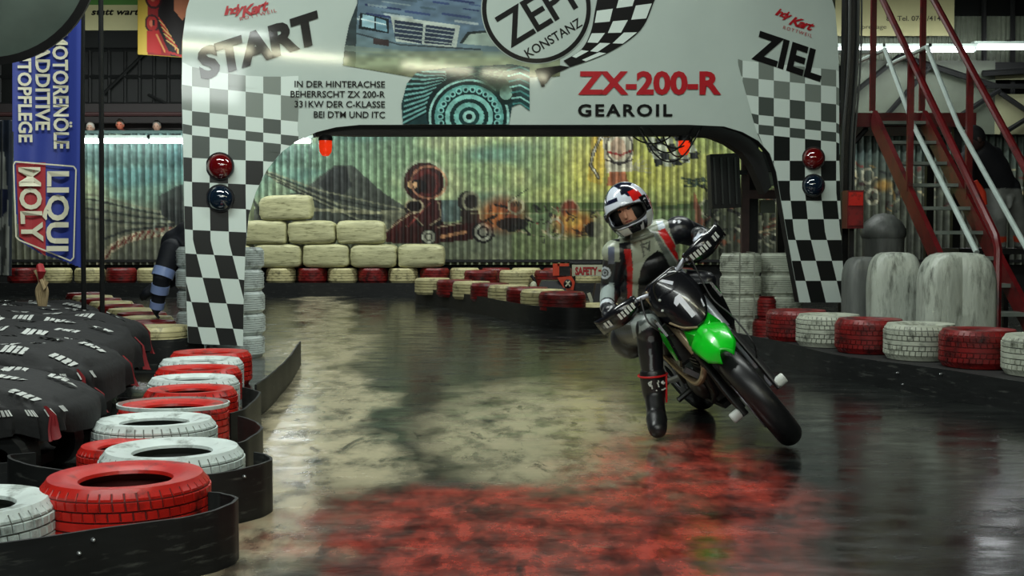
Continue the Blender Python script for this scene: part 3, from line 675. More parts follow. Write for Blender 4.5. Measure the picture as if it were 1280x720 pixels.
mk = cv.inpoly([(503, 156), (501, 130), (508, 104), (520, 90), (560, 84), (600, 82), (640, 80), (662, 84), (662, 140), (650, 130), (640, 134), (636, 156)])
cv.mesh('gear_print', fb, M_print, ar, mask=mk)
# round dealer badge, flag swoosh
def ringm(cx, cy, r0, r1, fn, m, name, n=72):
    q = MB(); vs = []
    for k in range(n):
        a = 2*math.pi*k/n; vs += [fn(cx+r0*math.cos(a), cy+r0*math.sin(a)), fn(cx+r1*math.cos(a), cy+r1*math.sin(a))]
    q.add(vs, [(2*k, 2*k+1, 2*((k+1) % n)+1, 2*((k+1) % n)) for k in range(n)])
    return q.build(name, m, ar, smooth=0, fix=False)
q = MB(); vs = [fb(670+69*math.cos(k*math.pi/36), 11+69*math.sin(k*math.pi/36)) for k in range(72)]; q.add(vs, [tuple(range(72))]); q.build('badge_disc', M_arch, ar, smooth=0, fix=False)
ringm(670, 11, 62.5, 68, fc, M_ink, 'badge_ring')
text_on('ZEPF', (638, 60), (735, 1), 45, fc, M_ink, ar, bold=0.01, space=0.92)
text_on('KONSTANZ', (660, 73), (728, 32), 12, fc, M_ink, ar, bold=0.01)
sw = MB(); wq = MB()
top = spline([(704, 76, 0), (726, 62, 0), (738, 40, 0), (744, 10, 0), (752, -30, 0)], 6); bot = spline([(712, 84, 0), (760, 66, 0), (800, 38, 0), (818, 0, 0), (830, -30, 0)], 6)
sw.add([fb(p.x, p.y) for p in top]+[fb(p.x, p.y) for p in reversed(bot)], [tuple(range(len(top)+len(bot)))])
sw.add([fb(676, 108), fb(670, 86), fb(700, 82), fb(712, 84), fb(690, 94), fb(683, 104)], [(0, 1, 2, 3, 4, 5)])
sw.add([fb(668, 88), fb(672, 87), fb(681, 108), fb(677, 109)], [(0, 1, 2, 3)])
sw.build('flag_print', M_ink, ar, smooth=0, fix=False)
def swp(s_, t): i = s_*(len(top)-1); a = int(min(i, len(top)-2)); f = i-a; A = top[a].lerp(top[a+1], f); B = bot[a].lerp(bot[a+1], f); return A.lerp(B, t)
for i in range(7):
    for j in range(3):
        if (i+j) % 2: continue
        c = [swp(0.12+i*0.12, j/3+0.03), swp(0.12+(i+1)*0.12, j/3+0.03), swp(0.12+(i+1)*0.12, (j+1)/3-0.03), swp(0.12+i*0.12, (j+1)/3-0.03)]
        wq.add([fc(p.x, p.y) for p in c], [(0, 1, 2, 3)])
wq.build('flag_squares', M_chkw, ar, smooth=0, fix=False)
# signal lamps on the legs
M_lampr = mat('dark_red_lens', (92, 10, 12), 0.06, coat=1, spec=0.9); M_lampb = mat('dark_blue_lens', (16, 30, 44), 0.06, coat=1, spec=0.9)
for i, (x_, y_, r_, m, l_) in enumerate(((275, 208, 0.115, M_lampr, 'glossy dark red signal lamp on the left arch leg, upper of the pair'), (275, 248, 0.115, M_lampb, 'glossy blue black signal lamp on the left arch leg, lower of the pair'),
                            (1015, 198, 0.112, M_lampr, 'glossy dark red signal lamp on the right arch leg, upper of the pair'), (1015, 232, 0.112, M_lampb, 'glossy black signal lamp on the right arch leg, lower of the pair'))):
    c = arch(x_, y_, 0.02); e = empty('signal_lamp', c, l_, 'signal lamp')
    q = MB(); q.ell(c, (r_, r_*0.7, r_), n=28, m=16); q.build('lens', m, e)
    q = MB(); M = Matrix.Translation(c+Vector((0, -0.0, 0))) @ Matrix.Rotation(math.pi/2, 4, 'X')
    q.lathe([(r_*0.98, -0.012), (r_*1.08, -0.012), (r_*1.08, 0.02), (r_*0.98, 0.02)], M, 28, closed=True); q.build('bezel', M_darkmetal, e)
# small hanging red lanterns under the beam
M_lant = mat('orange_red_glass', (206, 44, 20), 0.15, emit=(255, 60, 20), es=0.35, var=0.4, vscale=14)
for x_, l_ in ((411, 'small glowing red lantern hanging under the left end of the arch beam'), (866, 'small glowing red lantern hanging under the right end of the arch beam')):
    c = arch(x_, 180, -0.2); e = empty('warning_lantern', c, l_, 'lantern')
    q = MB(); M = Matrix.Translation(c); k = 0.0075
    q.lathe([(0.001, -0.10), (0.03, -0.095), (0.055, -0.06), (0.062, 0.0), (0.06, 0.05), (0.001, 0.052)], M, 20); q.build('lens', M_lant, e)
    q = MB(); q.lathe([(0.001, 0.1), (0.05, 0.098), (0.066, 0.07), (0.066, 0.045), (0.001, 0.045)], M, 20); q.tube([c+Vector((0, 0, 0.09)), c+Vector((0, 0, 0.2))], 0.012, 6); q.build('cap', M_darkmetal, e)
q = MB()
for k, (x0, x1, sag, d) in enumerate(((800, 880, 44, 0.05), (806, 872, 32, 0.1), (820, 884, 26, 0.15), (790, 860, 20, 0.2), (838, 884, 36, 0.25))):
    q.tube(spline([arch(x0, 158, -d), arch(x0*0.75+x1*0.25, 158+sag*0.75, -d), arch((x0+x1)/2, 158+sag, -d), arch(x0*0.25+x1*0.75, 158+sag*0.75, -d), arch(x1, 158, -d)], 5), 0.008, 5)
q.build('cable_loops', M_darkmetal, label='black cable loops hanging under the right end of the arch beam', cat='cable')

# ------------------------------------------------------------ tyres
def tyre_mesh(name, R, h, ri, lugs, m, ribs=5, deep=0.007):
    def prof(low):
        g = deep if low else 0
        p = [(ri, 0.12*h), (ri+0.35*(R-ri), 0.015*h), (R-0.22*(R-ri), 0.0), (R-0.022, 0.05*h), (R-0.007-g, 0.12*h)]
        z0, z1 = 0.15*h, 0.85*h; wd = (z1-z0)/ribs
        for k in range(ribs):
            a = z0+k*wd; p += [(R-g, a+0.04*wd), (R-g, a+0.80*wd), (R-deep, a+0.84*wd), (R-deep, a+0.98*wd)]
        p += [(R-0.007-g, 0.88*h), (R-0.022, 0.95*h), (R-0.22*(R-ri), 1.0*h), (ri+0.40*(R-ri), 0.995*h), (ri+0.03, 0.965*h), (ri+0.004, 0.93*h), (ri, 0.88*h), (R-0.05, 0.72*h), (R-0.05, 0.28*h), (ri+0.012, 0.2*h)]
        return p
    hi, lo = prof(False), prof(True); m_ = len(hi); vs = []; angs = []
    for l in range(lugs):
        for f, low in ((0.0, 0), (0.78, 0), (0.84, 1), (0.95, 1)): angs.append(((l+f)/lugs*2*math.pi, low))
    n = len(angs); lug = 2*math.pi/lugs
    for a, low in angs:
        for i, (r, z) in enumerate(lo if low else hi):
            rib = (i-5)//4 if 5 <= i < 5+4*ribs else (0 if i < 5 else ribs-1)
            tread = 3 < i < 5+4*ribs+2; lat = lugs > 18 and (rib in (0, ribs-1) or (rib % 2 == 1))
            if 3 < i < 5+4*ribs+2 and low and not lat: r = hi[i][0]
            aa = a+(lug*0.5*(rib % 2)+lug*0.35*(z/h-0.5)*2*(1 if rib < ribs/2 else -1) if tread else 0)
            vs.append((r*math.cos(aa), r*math.sin(aa), z))
    fs = []; mi = []
    for k in range(n):
        k2 = (k+1) % n
        for i in range(m_):
            j = (i+1) % m_; fs.append((k*m_+i, k2*m_+i, k2*m_+j, k*m_+j))
            rib = min(max((i-5)//4, 0), ribs-1); low = (lugs > 18 and (rib in (0, ribs-1) or rib % 2 == 1) and angs[k][1] and angs[k2][1] and 3 < i < 5+4*ribs+1)
            ring = (5 <= i < 5+4*ribs and (i-5) % 4 == 2)
            mi.append(1 if (low or ring) else 0)
            if m_-5 < i: mi[-1] = 1
    me = bpy.data.meshes.new(name); me.from_pydata(vs, [], fs); me.materials.append(m); me.materials.append({'red_tyre_paint': M_grr, 'dull_red_tyre_paint': M_grr, 'white_tyre_paint': M_grw, 'dull_white_tyre_paint': M_grw, 'cream_tyre_paint': M_grc}.get(m.name, M_groove))
    me.polygons.foreach_set('material_index', mi)
    bm = bmesh.new(); bm.from_mesh(me); bmesh.ops.recalc_face_normals(bm, faces=bm.faces); bm.to_mesh(me); bm.free()
    me.shade_smooth(); me.set_sharp_from_angle(angle=math.radians(28)); return me
TM = {}
def tyre(R, h, m, x, y, z, label, group, lugs=26, scale=(1, 1, 1), rot=None, ri=None, name='tyre', tilt=(0, 0), ribs=5):
    key = (round(R, 3), round(h, 3), m.name, lugs, ri, ribs)
    if key not in TM: TM[key] = tyre_mesh('tyre', R, h, ri or R*0.54, lugs, m, ribs)
    o = bpy.data.objects.new(name, TM[key]); COL.objects.link(o); o.location = (x, y, z); o.scale = scale
    o.rotation_euler = (tilt[0], tilt[1], random.uniform(0, 6.28) if rot is None else rot)
    return info(o, label, 'tyre', group)
def atd(px, d, z): p = P(px, 292, d); return Vector((p.x, d, z))
# near left row
ORD = ['first', 'second', 'third', 'fourth', 'fifth', 'sixth', 'seventh', 'eighth', 'ninth', 'tenth', 'eleventh', 'twelfth', 'thirteenth', 'fourteenth', 'fifteenth']
near = [(-50, 4.02, 0.29, 'w', 0.03, 1, 'white tyre cut off by the left picture edge beside the bright red tyre'),
        (153, 4.31, 0.30, 'r', 0.06, 1, 'bright red tyre with open top, nearest to the camera at lower left'),
        (212, 5.02, 0.30, 'w', 0.02, 1, 'large white tyre right behind the bright red tyre, in the second black belt'),
        (150, 5.38, 0.20, 'r', 0.0, 1, 'small red tyre peeking out left behind the large white tyre'),
        (190, 5.80, 0.30, 'w', 0.025, 0.9, 'white ribbed tyre third in depth, partly hidden by the large white one'),
        (214, 6.32, 0.29, 'r', 0.03, 0.8, 'red tyre with a thin white rim line, behind the third white tyre'),
        (236, 6.95, 0.27, 'r', 0.03, 0.95, 'plain red tyre in the middle of the left row'),
        (240, 7.50, 0.285, 'w', 0.03, 0.85, 'white tyre between two red ones in the left row, the nearer such'),
        (246, 8.05, 0.29, 'r', 0.03, 0.85, 'red tyre between two white ones in the left row'),
        (250, 8.60, 0.30, 'w', 0.03, 0.85, 'white tyre just before the last red tyre at the left arch leg'),
        (262, 9.15, 0.31, 'r', 0.03, 0.9, 'dark red tyre farthest back in the left row, at the foot of the arch leg')]
for px, d, R, c, z, sy, l_ in near:
    p = atd(px, d, z); far = d > 6
    hh = 0.25 if R > 0.25 else 0.2; z = max(0, z-0.03)
    o = tyre(0.30, hh, (M_whitet if c == 'w' else M_redt), p.x, p.y, z, l_, 'tyres in the left track barrier', lugs=44 if not far else 34, scale=(R/0.30, R/0.30*sy, 1.0 if R > 0.25 else 1), rot=0 if sy != 1 else None)
# white paint rim line on the red one is a part
rm = MB(); M = Matrix.Identity(4); rm.lathe([(0.297, 0.236), (0.303, 0.238), (0.304, 0.256), (0.296, 0.258)], M, 60, closed=True)
src = [o for o in bpy.data.objects if o.get('label', '').startswith('red tyre with a thin white')][0]; WL[src.name] = Vector((0, 0, 0))
rb = rm.build('white_rim_line', M_whitet, src)

# belts (black conveyor rubber around the tyres)
def belt(name, pts, h, label, z0=0.0, th=0.012, closed=False, n=8, group=None, bolts=(), slab=False, over=None):
    c = spline([Vector((p[0], p[1], 0)) for p in pts], n, closed); m_ = len(c); q = MB(); vs = []; fs = []
    rings = []
    for i, p in enumerate(c):
        a = c[(i-1) % m_] if closed else c[max(i-1, 0)]; b = c[(i+1) % m_] if closed else c[min(i+1, m_-1)]
        t = (b-a).normalized(); nn = Vector((t.y, -t.x, 0))
        wv = 0.0015*math.sin(i*0.9)
        zt = h+0.004*math.sin(i*0.22+len(pts))
        o1 = p+nn*(th/2+wv); o0 = p-nn*(th/2-wv)
        vs += [(o1.x, o1.y, z0), (o1.x, o1.y, zt), (o0.x, o0.y, zt), (o0.x, o0.y, z0)]
    for i in range(m_ if closed else m_-1):
        j = (i+1) % m_
        for k in range(4): fs.append((i*4+k, j*4+k, j*4+(k+1) % 4, i*4+(k+1) % 4))
    if not closed: fs += [(0, 1, 2, 3), (m_*4-1, m_*4-2, m_*4-3, m_*4-4)]
    q.add(vs, fs); o = q.build(name, M_black, label=label, cat='barrier belt', group=group, at=(c[0].x, c[0].y, 0))
    for bx, by, bz, nx, ny in bolts:
        k = MB(); k.cap((bx, by, bz), (bx+nx*0.012, by+ny*0.012, bz), 0.008, 0.006, 8); k.build('bolt', M_bolt, o)
    return o
def GP(px, py): p = G(px, py); return (p.x, p.y)
def near_belt(pts, h, label, bolts=()): return belt('barrier_belt', pts, h, label, bolts=bolts, n=10, group='black belts of the left barrier')
R1 = 0.34
t1 = atd(153, 4.33, 0); t2 = atd(212, 5.02, 0)
near_belt([(-2.6, 3.1), (-2.0, 3.36), (-1.53, 3.60), (-1.22, 3.84), (-1.05, 3.99), (-0.975, 4.12), (-0.985, 4.24), (-1.05, 4.31), (-1.1, 4.30)], 0.213, 'black rubber belt in the lower left corner around the bright red tyre',
          bolts=[(-1.36, 3.722, 0.15, 0.6, -0.8), (-1.325, 3.75, 0.185, 0.6, -0.8)])
near_belt([(-2.05, 5.12), (-2.12, 5.02), (-2.0, 4.86), (-1.75, 4.72), (-1.5, 4.655), (-1.3, 4.64), (-1.15, 4.67), (-1.03, 4.80), (-1.0, 4.94), (-1.04, 5.05), (-1.1, 5.08)], 0.215, 'black rubber belt curving around the large white tyre in the left barrier',
          bolts=[(-1.07, 4.74, 0.185, 0.6, -0.7)])
near_belt([(-1.25, 5.44), (-1.22, 5.5), (-1.22, 5.8), (-1.30, 6.05), (-1.42, 6.2)], 0.20, 'dark rubber belt on the track side beside the third white tyre')
near_belt([(-1.50, 6.35), (-1.45, 6.5), (-1.50, 7.1), (-1.58, 7.3), (-1.66, 7.36)], 0.20, 'dark rubber belt beside the plain red tyre halfway along the left row')
near_belt([(-1.60, 7.45), (-1.60, 7.8), (-1.66, 8.6), (-1.72, 9.3), (-1.80, 10.0), (-1.86, 10.5)], 0.21, 'long dark rubber belt running up to the left arch leg')
near_belt([(-4.4, 4.9), (-3.6, 4.98), (-2.9, 5.04), (-2.4, 5.10), (-2.12, 5.16)], 0.16, 'low black belt strip curving in front of the covered karts')

# left inner row behind
inn = [(198, 10.9, 'w'), (184, 11.5, 'r'), (182, 12.1, 'w'), (176, 12.7, 'r'), (163, 13.4, 'w'), (150, 14.1, 'r'), (138, 14.8, 'w'), (125, 15.5, 'r'), (115, 16.2, 'w'), (106, 17.0, 'r')]
for i, (px, d, c) in enumerate(inn):
    p = atd(px, d, 0.03); z = 0.14
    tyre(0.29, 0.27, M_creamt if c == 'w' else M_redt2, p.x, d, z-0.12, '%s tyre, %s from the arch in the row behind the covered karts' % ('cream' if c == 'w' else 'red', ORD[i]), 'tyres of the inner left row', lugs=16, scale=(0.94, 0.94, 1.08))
belt('barrier_belt', [(-3.35, 10.5), (-3.0, 10.48), (-2.86, 10.75), (-2.84, 11.0), (-2.9, 11.2)], 0.22, 'dark belt along the inner row of cream and red tyres')

# white stacks at the left leg
def stack(px, d, n, h, R, lab, m=M_whitet, grp='white tyre stacks at the arch', straps=False):
    p = atd(px, d, 0); words = ['bottom tyre', 'second tyre up', 'middle tyre', 'fourth tyre up', 'top tyre'] if n == 5 else ['bottom tyre', 'second tyre up', 'third tyre up', 'top tyre']
    for k in range(n):
        tyre(R, h-0.004, m, p.x+random.uniform(-0.008, 0.008), d+random.uniform(-0.01, 0.01), k*h, '%s of the %s' % (words[k], lab), grp, lugs=14, ribs=7, scale=(1, 1, 1))
    return p
stack(252, 11.62, 5, 0.205, 0.245, 'white stack behind the left arch leg, hall side')
stack(294, 11.25, 5, 0.205, 0.27, 'white stack behind the left arch leg, track side')
pa = stack(927, 13.1, 4, 0.235, 0.225, 'strapped white stack beside the right arch leg, inner one', M_whitet2)
pb_ = stack(976, 13.25, 4, 0.235, 0.235, 'white stack touching the right arch leg', M_whitet2)
M_strap = mat('thin_strap', (120, 124, 112), 0.5)
q = MB()
for dx in (-0.06, 0.1):
    x_ = pa.x+dx; y_ = 13.1-math.sqrt(0.232**2-dx**2)-0.004
    q.box((x_, y_, 0.47), (0.012, 0.006, 0.96)); q.box((x_, 13.1, 0.947), (0.012, 0.42, 0.006))
q.build('strap', M_strap, label='thin pale straps around the inner white tyre stack', cat='strap')
tyre(0.15, 0.235, M_redt2, (pa.x+pb_.x)/2-0.0, 12.86, 0.0, 'small dark red tyre on the floor between the two white stacks', 'small red tyres between the stacks', lugs=12)
tyre(0.10, 0.235, M_redt2, (pa.x+pb_.x)/2-0.0, 12.86, 0.24, 'small dark red tyre standing on the lower one between the white stacks', 'small red tyres between the stacks', lugs=12)

# right row with its belt
rt = [(3.66, 8.22, 'w', 'white tyre cut off by the right picture edge'), (3.41, 8.74, 'r', 'dark red tyre between the two big white ones at right'), (3.17, 9.28, 'w', 'white tyre with deep black tread grooves in the right row'),
      (2.93, 9.80, 'r', 'dark red tyre left of the deep grooved white tyre'), (2.74, 10.35, 'w', 'white tyre between two red ones near the right arch leg'), (2.60, 10.92, 'r', 'dark red tyre farthest left in the right row, at the arch foot')]
for x_, y_, c, l_ in rt:
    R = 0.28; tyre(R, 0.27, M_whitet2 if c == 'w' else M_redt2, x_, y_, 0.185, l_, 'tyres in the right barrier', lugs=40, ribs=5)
bo = belt('barrier_belt', [(1.35, 13.6), (1.75, 12.75), (2.05, 11.9), (2.24, 11.2), (2.36, 10.6), (2.44, 10.0), (2.53, 9.5), (2.74, 9.0), (2.93, 8.55), (3.12, 8.1), (3.34, 7.6), (3.7, 6.9)], 0.2, 'scuffed black rubber belt along the foot of the right barrier',
     bolts=[(2.83, 8.76, 0.13, -0.9, -0.4), (3.0, 8.35, 0.17, -0.9, -0.4), (2.86, 8.72, 0.05, -0.9, -0.4)])
q = MB(); ft = [(2.30, 11.2), (2.42, 10.6), (2.5, 10.0), (2.6, 9.5), (2.8, 9.02), (2.99, 8.58), (3.18, 8.1), (3.42, 7.6), (4.1, 7.9), (3.7, 9.0), (3.3, 10.0), (3.1, 11.2)]
q.prism([(x, y, 0.02) for x, y in ft], [(x, y, 0.18) for x, y in ft]); WLb = bo; q.build('base_block', mat('base_black', (15, 15, 15), 0.8), bo, smooth=0)

# back wall row, belt and bales
seq = [(28, 'r'), (70, 'w'), (112, 'w'), (151, 'r'), (190, 'w'), (229, 'r'), (268, 'w'), (308, 'r'), (316, None), (351, 'w'), (390, 'r'), (428, 'w'), (466, 'r'), (504, 'w'), (543, 'r'), (581, 'w'), (620, 'r'), (658, 'w'), (697, 'r'), (735, 'w'), (773, 'r'), (811, 'w'), (849, 'r')]
bi = 0
for px, c in seq:
    if c is None: continue
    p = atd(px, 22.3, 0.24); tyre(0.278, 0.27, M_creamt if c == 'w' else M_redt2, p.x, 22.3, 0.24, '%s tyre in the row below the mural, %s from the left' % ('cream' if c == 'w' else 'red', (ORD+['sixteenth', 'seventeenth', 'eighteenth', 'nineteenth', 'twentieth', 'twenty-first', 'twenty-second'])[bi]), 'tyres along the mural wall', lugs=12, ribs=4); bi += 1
bo = belt('barrier_belt', [(-11, 21.9), (-6, 21.9), (0, 21.92), (4.5, 21.9)], 0.25, 'long black belt along the foot of the mural wall', n=16)
q = MB(); q.box((-3.2, 22.3, 0.12), (15.5, 0.6, 0.22)); q.build('base_block', mat('base_black', (15, 15, 15), 0.8), bo, smooth=0)
def bale(px0, px1, z0, z1, d, label, seed, m=M_bale, dy=0.5, rows=1):
    a = atd(px0, d, 0); b = atd(px1, d, 0); cx = (a.x+b.x)/2; wx = (b.x-a.x)/2; hz = (z1-z0)/2
    q = MB(); n, m_ = 40, 20; vs = []; fs = []
    for i in range(m_+1):
        ph = -math.pi/2+math.pi*i/m_; ph = max(-1.5, min(1.5, ph))
        for k in range(n):
            t = 2*math.pi*k/n
            se = lambda v, e: math.copysign(abs(v)**e, v)
            x = se(math.cos(t), 0.3)*se(math.cos(ph), 0.35); y = se(math.sin(t), 0.3)*se(math.cos(ph), 0.35); z = se(math.sin(ph), 0.42)
            w_ = 1+0.05*noise.noise(Vector((x*1.1+seed*3.1, y*1.3, z*3.0)))+0.028*noise.noise(Vector((x*1.5, y*1.5+seed, z*11)))
            vs.append((x*wx*w_, y*dy/2*w_, z*hz*w_+hz))
    for i in range(m_):
        for k in range(n): fs.append((i*n+k, i*n+(k+1) % n, (i+1)*n+(k+1) % n, (i+1)*n+k))
    fs += [tuple(range(n-1, -1, -1)), tuple(m_*n+k for k in range(n))]
    q.add([(v[0]+cx, v[1]+d, v[2]+z0) for v in vs], fs)
    return q.build('wrapped_bale', m, label=label, cat='bale', group='film wrapped bales along the mural')
for i, (x0, x1, r, l_) in enumerate(((258, 317, 0, 'cream film bale at the left end of the bottom layer, mostly behind the stack'), (318, 379, 0, 'cream film bale in the bottom layer, left one fully in view'), (380, 438, 0, 'cream film bale, second of the bottom layer in full view'), (439, 497, 0, 'cream film bale, third of the bottom layer in full view'), (498, 556, 0, 'cream film bale at the right end of the bottom layer, below the painted racer'),
        (303, 361, 1, 'cream film bale at the left end of the middle layer'), (362, 421, 1, 'cream film bale in the centre of the middle layer'), (422, 482, 1, 'cream film bale at the right end of the middle layer'), (327, 392, 2, 'single cream film bale lying slightly tilted on top of the others'))):
    zb = 0.515+r*0.438; o = bale(x0, x1, zb, zb+(0.44 if r < 2 else 0.47), 22.3, l_, i)
    if r == 2: o.rotation_euler.y = -0.035
# wrapped uprights at right
def upright(px0, px1, z1, d, label, seed, m=M_film, dy=0.3, lobes=1):
    a = atd(px0, d, 0); b = atd(px1, d, 0); cx = (a.x+b.x)/2; wx = (b.x-a.x)/2
    q = MB(); n, m_ = 72, 28; vs = []; fs = []
    for i in range(m_+1):
        tz = i/m_; z = z1*tz if tz < 0.72 else z1*(0.72+0.28*math.sin((tz-0.72)/0.28*math.pi/2))
        sc = 1 if tz < 0.72 else max(0.02, math.cos((tz-0.72)/0.28*math.pi/2)**0.45)
        for k in range(n):
            t = 2*math.pi*k/n
            se = lambda v, e: math.copysign(abs(v)**e, v)
            x = se(math.cos(t), 0.5); y = se(math.sin(t), 0.5)
            pin = 1-0.16*math.exp(-(x*1.0/0.10)**2) if lobes == 2 else 1
            w_ = 1+0.035*noise.noise(Vector((x*4+seed*3.1, y*4, z*1.6)))+0.015*noise.noise(Vector((x*14, y*9+seed, z*3)))
            vs.append((x*wx*sc*w_+cx, y*dy/2*(0.35+0.65*sc)*w_*pin+d, z))
    for i in range(m_):
        for k in range(n): fs.append((i*n+k, i*n+(k+1) % n, (i+1)*n+(k+1) % n, (i+1)*n+k))
    fs += [tuple(range(n-1, -1, -1)), tuple(m_*n+k for k in range(n))]
    q.add(vs, fs); return q.build('wrapped_bale', m, label=label, cat='bale', group='upright film wrapped bales')
upright(1150, 1243, 0.995, 9.95, 'widest white film wrapped bale with rounded top, below the stairs', 3, lobes=2, dy=0.34)
upright(1087, 1151, 0.985, 10.75, 'white film wrapped bale with rounded top, left of the widest one', 5)
upright(1055, 1106, 0.93, 11.5, 'dark grimy film wrapped bale behind the arch foot', 8, M_film2)

# mid island
isl = [(541, 19.4, 'w'), (569, 18.7, 'r'), (590, 18.05, 'w'), (613, 17.4, 'r'), (636, 16.75, 'w'), (660, 16.1, 'r'), (679, 15.45, 'w'), (703, 14.85, 'r')]
for i, (px, d, c) in enumerate(isl):
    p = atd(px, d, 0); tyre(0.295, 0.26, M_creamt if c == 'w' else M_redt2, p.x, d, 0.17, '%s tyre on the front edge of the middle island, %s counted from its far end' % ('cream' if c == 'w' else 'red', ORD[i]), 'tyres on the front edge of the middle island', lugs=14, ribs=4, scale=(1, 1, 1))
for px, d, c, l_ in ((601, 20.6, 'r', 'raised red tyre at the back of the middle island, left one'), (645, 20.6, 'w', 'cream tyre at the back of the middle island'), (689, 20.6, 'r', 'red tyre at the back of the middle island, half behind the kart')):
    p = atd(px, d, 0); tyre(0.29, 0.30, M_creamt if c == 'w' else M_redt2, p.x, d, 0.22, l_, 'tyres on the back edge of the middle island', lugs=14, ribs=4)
P_ = [GP(522, 379), GP(560, 385), GP(600, 393), GP(632, 400), GP(664, 407), GP(700, 411), GP(736, 411)]
belt('barrier_belt', [(-1.62, 20.6)]+P_+[(1.15, 14.7), (1.22, 15.2)], 0.255, 'black belt skirting the front of the middle island', n=8)
p = atd(752, 14.9, 0); tyre(0.29, 0.26, M_creamt, p.x+0.06, 15.25, 0.0, 'cream tyre on the floor at the right end of the middle island', 'tyres at the right end of the middle island', lugs=14, ribs=4)
tyre(0.29, 0.26, M_redt2, p.x+0.62, 15.0, 0.0, 'red tyre on the floor hidden behind the rider', 'tyres at the right end of the middle island', lugs=14, ribs=4)
# ------------------------------------------------------------ flag, poles, mirror
M_pole = mat('black_pole', (26, 28, 28), 0.35, 0.4)
DF = 10.05
fl = empty('beach_flag', atd(103, DF, 0), 'tall blue advertising flag with white lettering on a black pole, at left', 'flag')
q = MB(); q.tube([atd(103, DF, 0.02), P(103, 200, DF), P(104, 20, DF), P(98, -60, DF), P(80, -110, DF)], [0.022, 0.02, 0.016, 0.012, 0.008], 10); q.build('pole', M_pole, fl)
q = MB(); c = atd(103, DF, 0); q.box(c+Vector((0, 0, 0.015)), (0.5, 0.08, 0.03)); q.box(c+Vector((0, 0, 0.015)), (0.08, 0.5, 0.03)); q.build('foot', M_pole, fl, smooth=0)
def flagpt(px, py, off=0.0):
    x = px; u = (103-px)/86
    y = DF+0.10*u*math.sin(u*3.0+py*0.006)+0.014*math.sin(px*0.16+py*0.008)*min(1, u*4)-off
    p = P(px, py, y); return p
cv = Canvas(14, -80, 104, 340, 1.5, (40, 55, 130)); X_, Y_ = cv.X, cv.Y
cv.put(((X_ > 96)).astype(float), (50, 66, 144), 0.8)
# logo frame
cv.a[:] = cv.a
mkf = cv.inpoly([(104, -80), (104, 337), (80, 327), (50, 318), (24, 302), (19, 260), (16, 200), (14, 60), (20, -40), (40, -80)])
cv.mesh('cloth', flagpt, mat('flag_cloth', (128, 128, 128), 0.55, attr='paint', spec=0.4), fl, mask=mkf)
M_flw = mat('flag_white', (196, 194, 170), 0.6); M_flr = mat('flag_red', (150, 34, 40), 0.6)
ff = lambda x, y: flagpt(x, y, 0.008); fg = lambda x, y: flagpt(x, y, 0.024)
def sheet(pts, fn, m, name, nx=10, ny=20, parent=fl):   # quad patch subdivided so that it follows the cloth
    q = MB(); vs = [fn(*( (Vector(pts[0]).lerp(Vector(pts[1]), i/nx)).lerp(Vector(pts[3]).lerp(Vector(pts[2]), i/nx), j/ny))) for j in range(ny+1) for i in range(nx+1)]
    q.add(vs, [(j*(nx+1)+i, j*(nx+1)+i+1, (j+1)*(nx+1)+i+1, (j+1)*(nx+1)+i) for j in range(ny) for i in range(nx)]); return q.build(name, m, parent, smooth=0, fix=False)
sheet([(20, 204), (57, 203), (57, 320), (24, 296)], ff, M_flr, 'logo_field')
fr_ = [(19, 202), (92, 208), (95, 212), (92, 322), (88, 326), (24, 300), (20, 296), (17, 206)]
for i in range(len(fr_)):
    a = Vector(fr_[i]); b = Vector(fr_[(i+1) % len(fr_)]); nn = Vector((a.y-b.y, b.x-a.x)).normalized()*0.9
    sheet([a+nn, b+nn, b-nn, a-nn], fg, M_flw, 'logo_frame', 12, 1)
# rotated words: baseline runs down the picture, letter tops point right
def down(txt, x, y0, y1, h, bold=0.03, m=M_flw, dx=0.0, fn=fg): text_on(txt, (x, y0), (x+dx, y1), h, fn, m, fl, bold=bold, up=(1, 0))
down('MOTORENÖLE', 66, 41, 186, 19, 0.028, dx=2); down('ADDITIVE', 45, 56, 163, 18, 0.028); down('AUTOPFLEGE', 22, 46, 178, 17, 0.028, dx=2)
down('LIQUI', 60, 214, 314, 27, 0.03, dx=-1); down('MOLY', 24, 209, 302, 27, 0.03, dx=4)
q = MB(); q.tube([atd(125.5, 10.0, 0.0), P(125.5, -130, 10.0)], 0.021, 10); q.tube([atd(125.5, 10.0, 0.0), atd(125.5, 10.0, 0.02)], 0.14, 20)
q.build('tent_pole', M_pole, label='thin bare black pole just right of the blue flag', cat='pole')
# reddish tie and beige bundle hanging at the flag's foot
M_beige = mat('beige_cloth', (150, 132, 98), 0.8, var=0.2)
q = MB()
for k in range(5): q.tube(spline([P(44+k*2, 338, 9.98), P(50+k*1.2, 352, 9.96), P(46+k*3.2, 364, 9.96), P(50+k*1.5, 385, 9.98)], 5), [0.014]*16, 6)
q.tube([P(50, 346, 9.95), P(56, 362, 9.93), P(59, 352, 9.95)], 0.016, 6)
q.build('tied_cloth', M_beige, label='knotted beige cloth hanging below the blue flag', cat='cloth')
q = MB(); q.tube([P(50, 332, 9.97), P(52, 340, 9.93), P(50, 352, 9.95)], [0.03, 0.035, 0.01], 8); q.build('red_pennant', M_flr, label='tiny red cloth tip between the flag and the beige knot', cat='cloth')
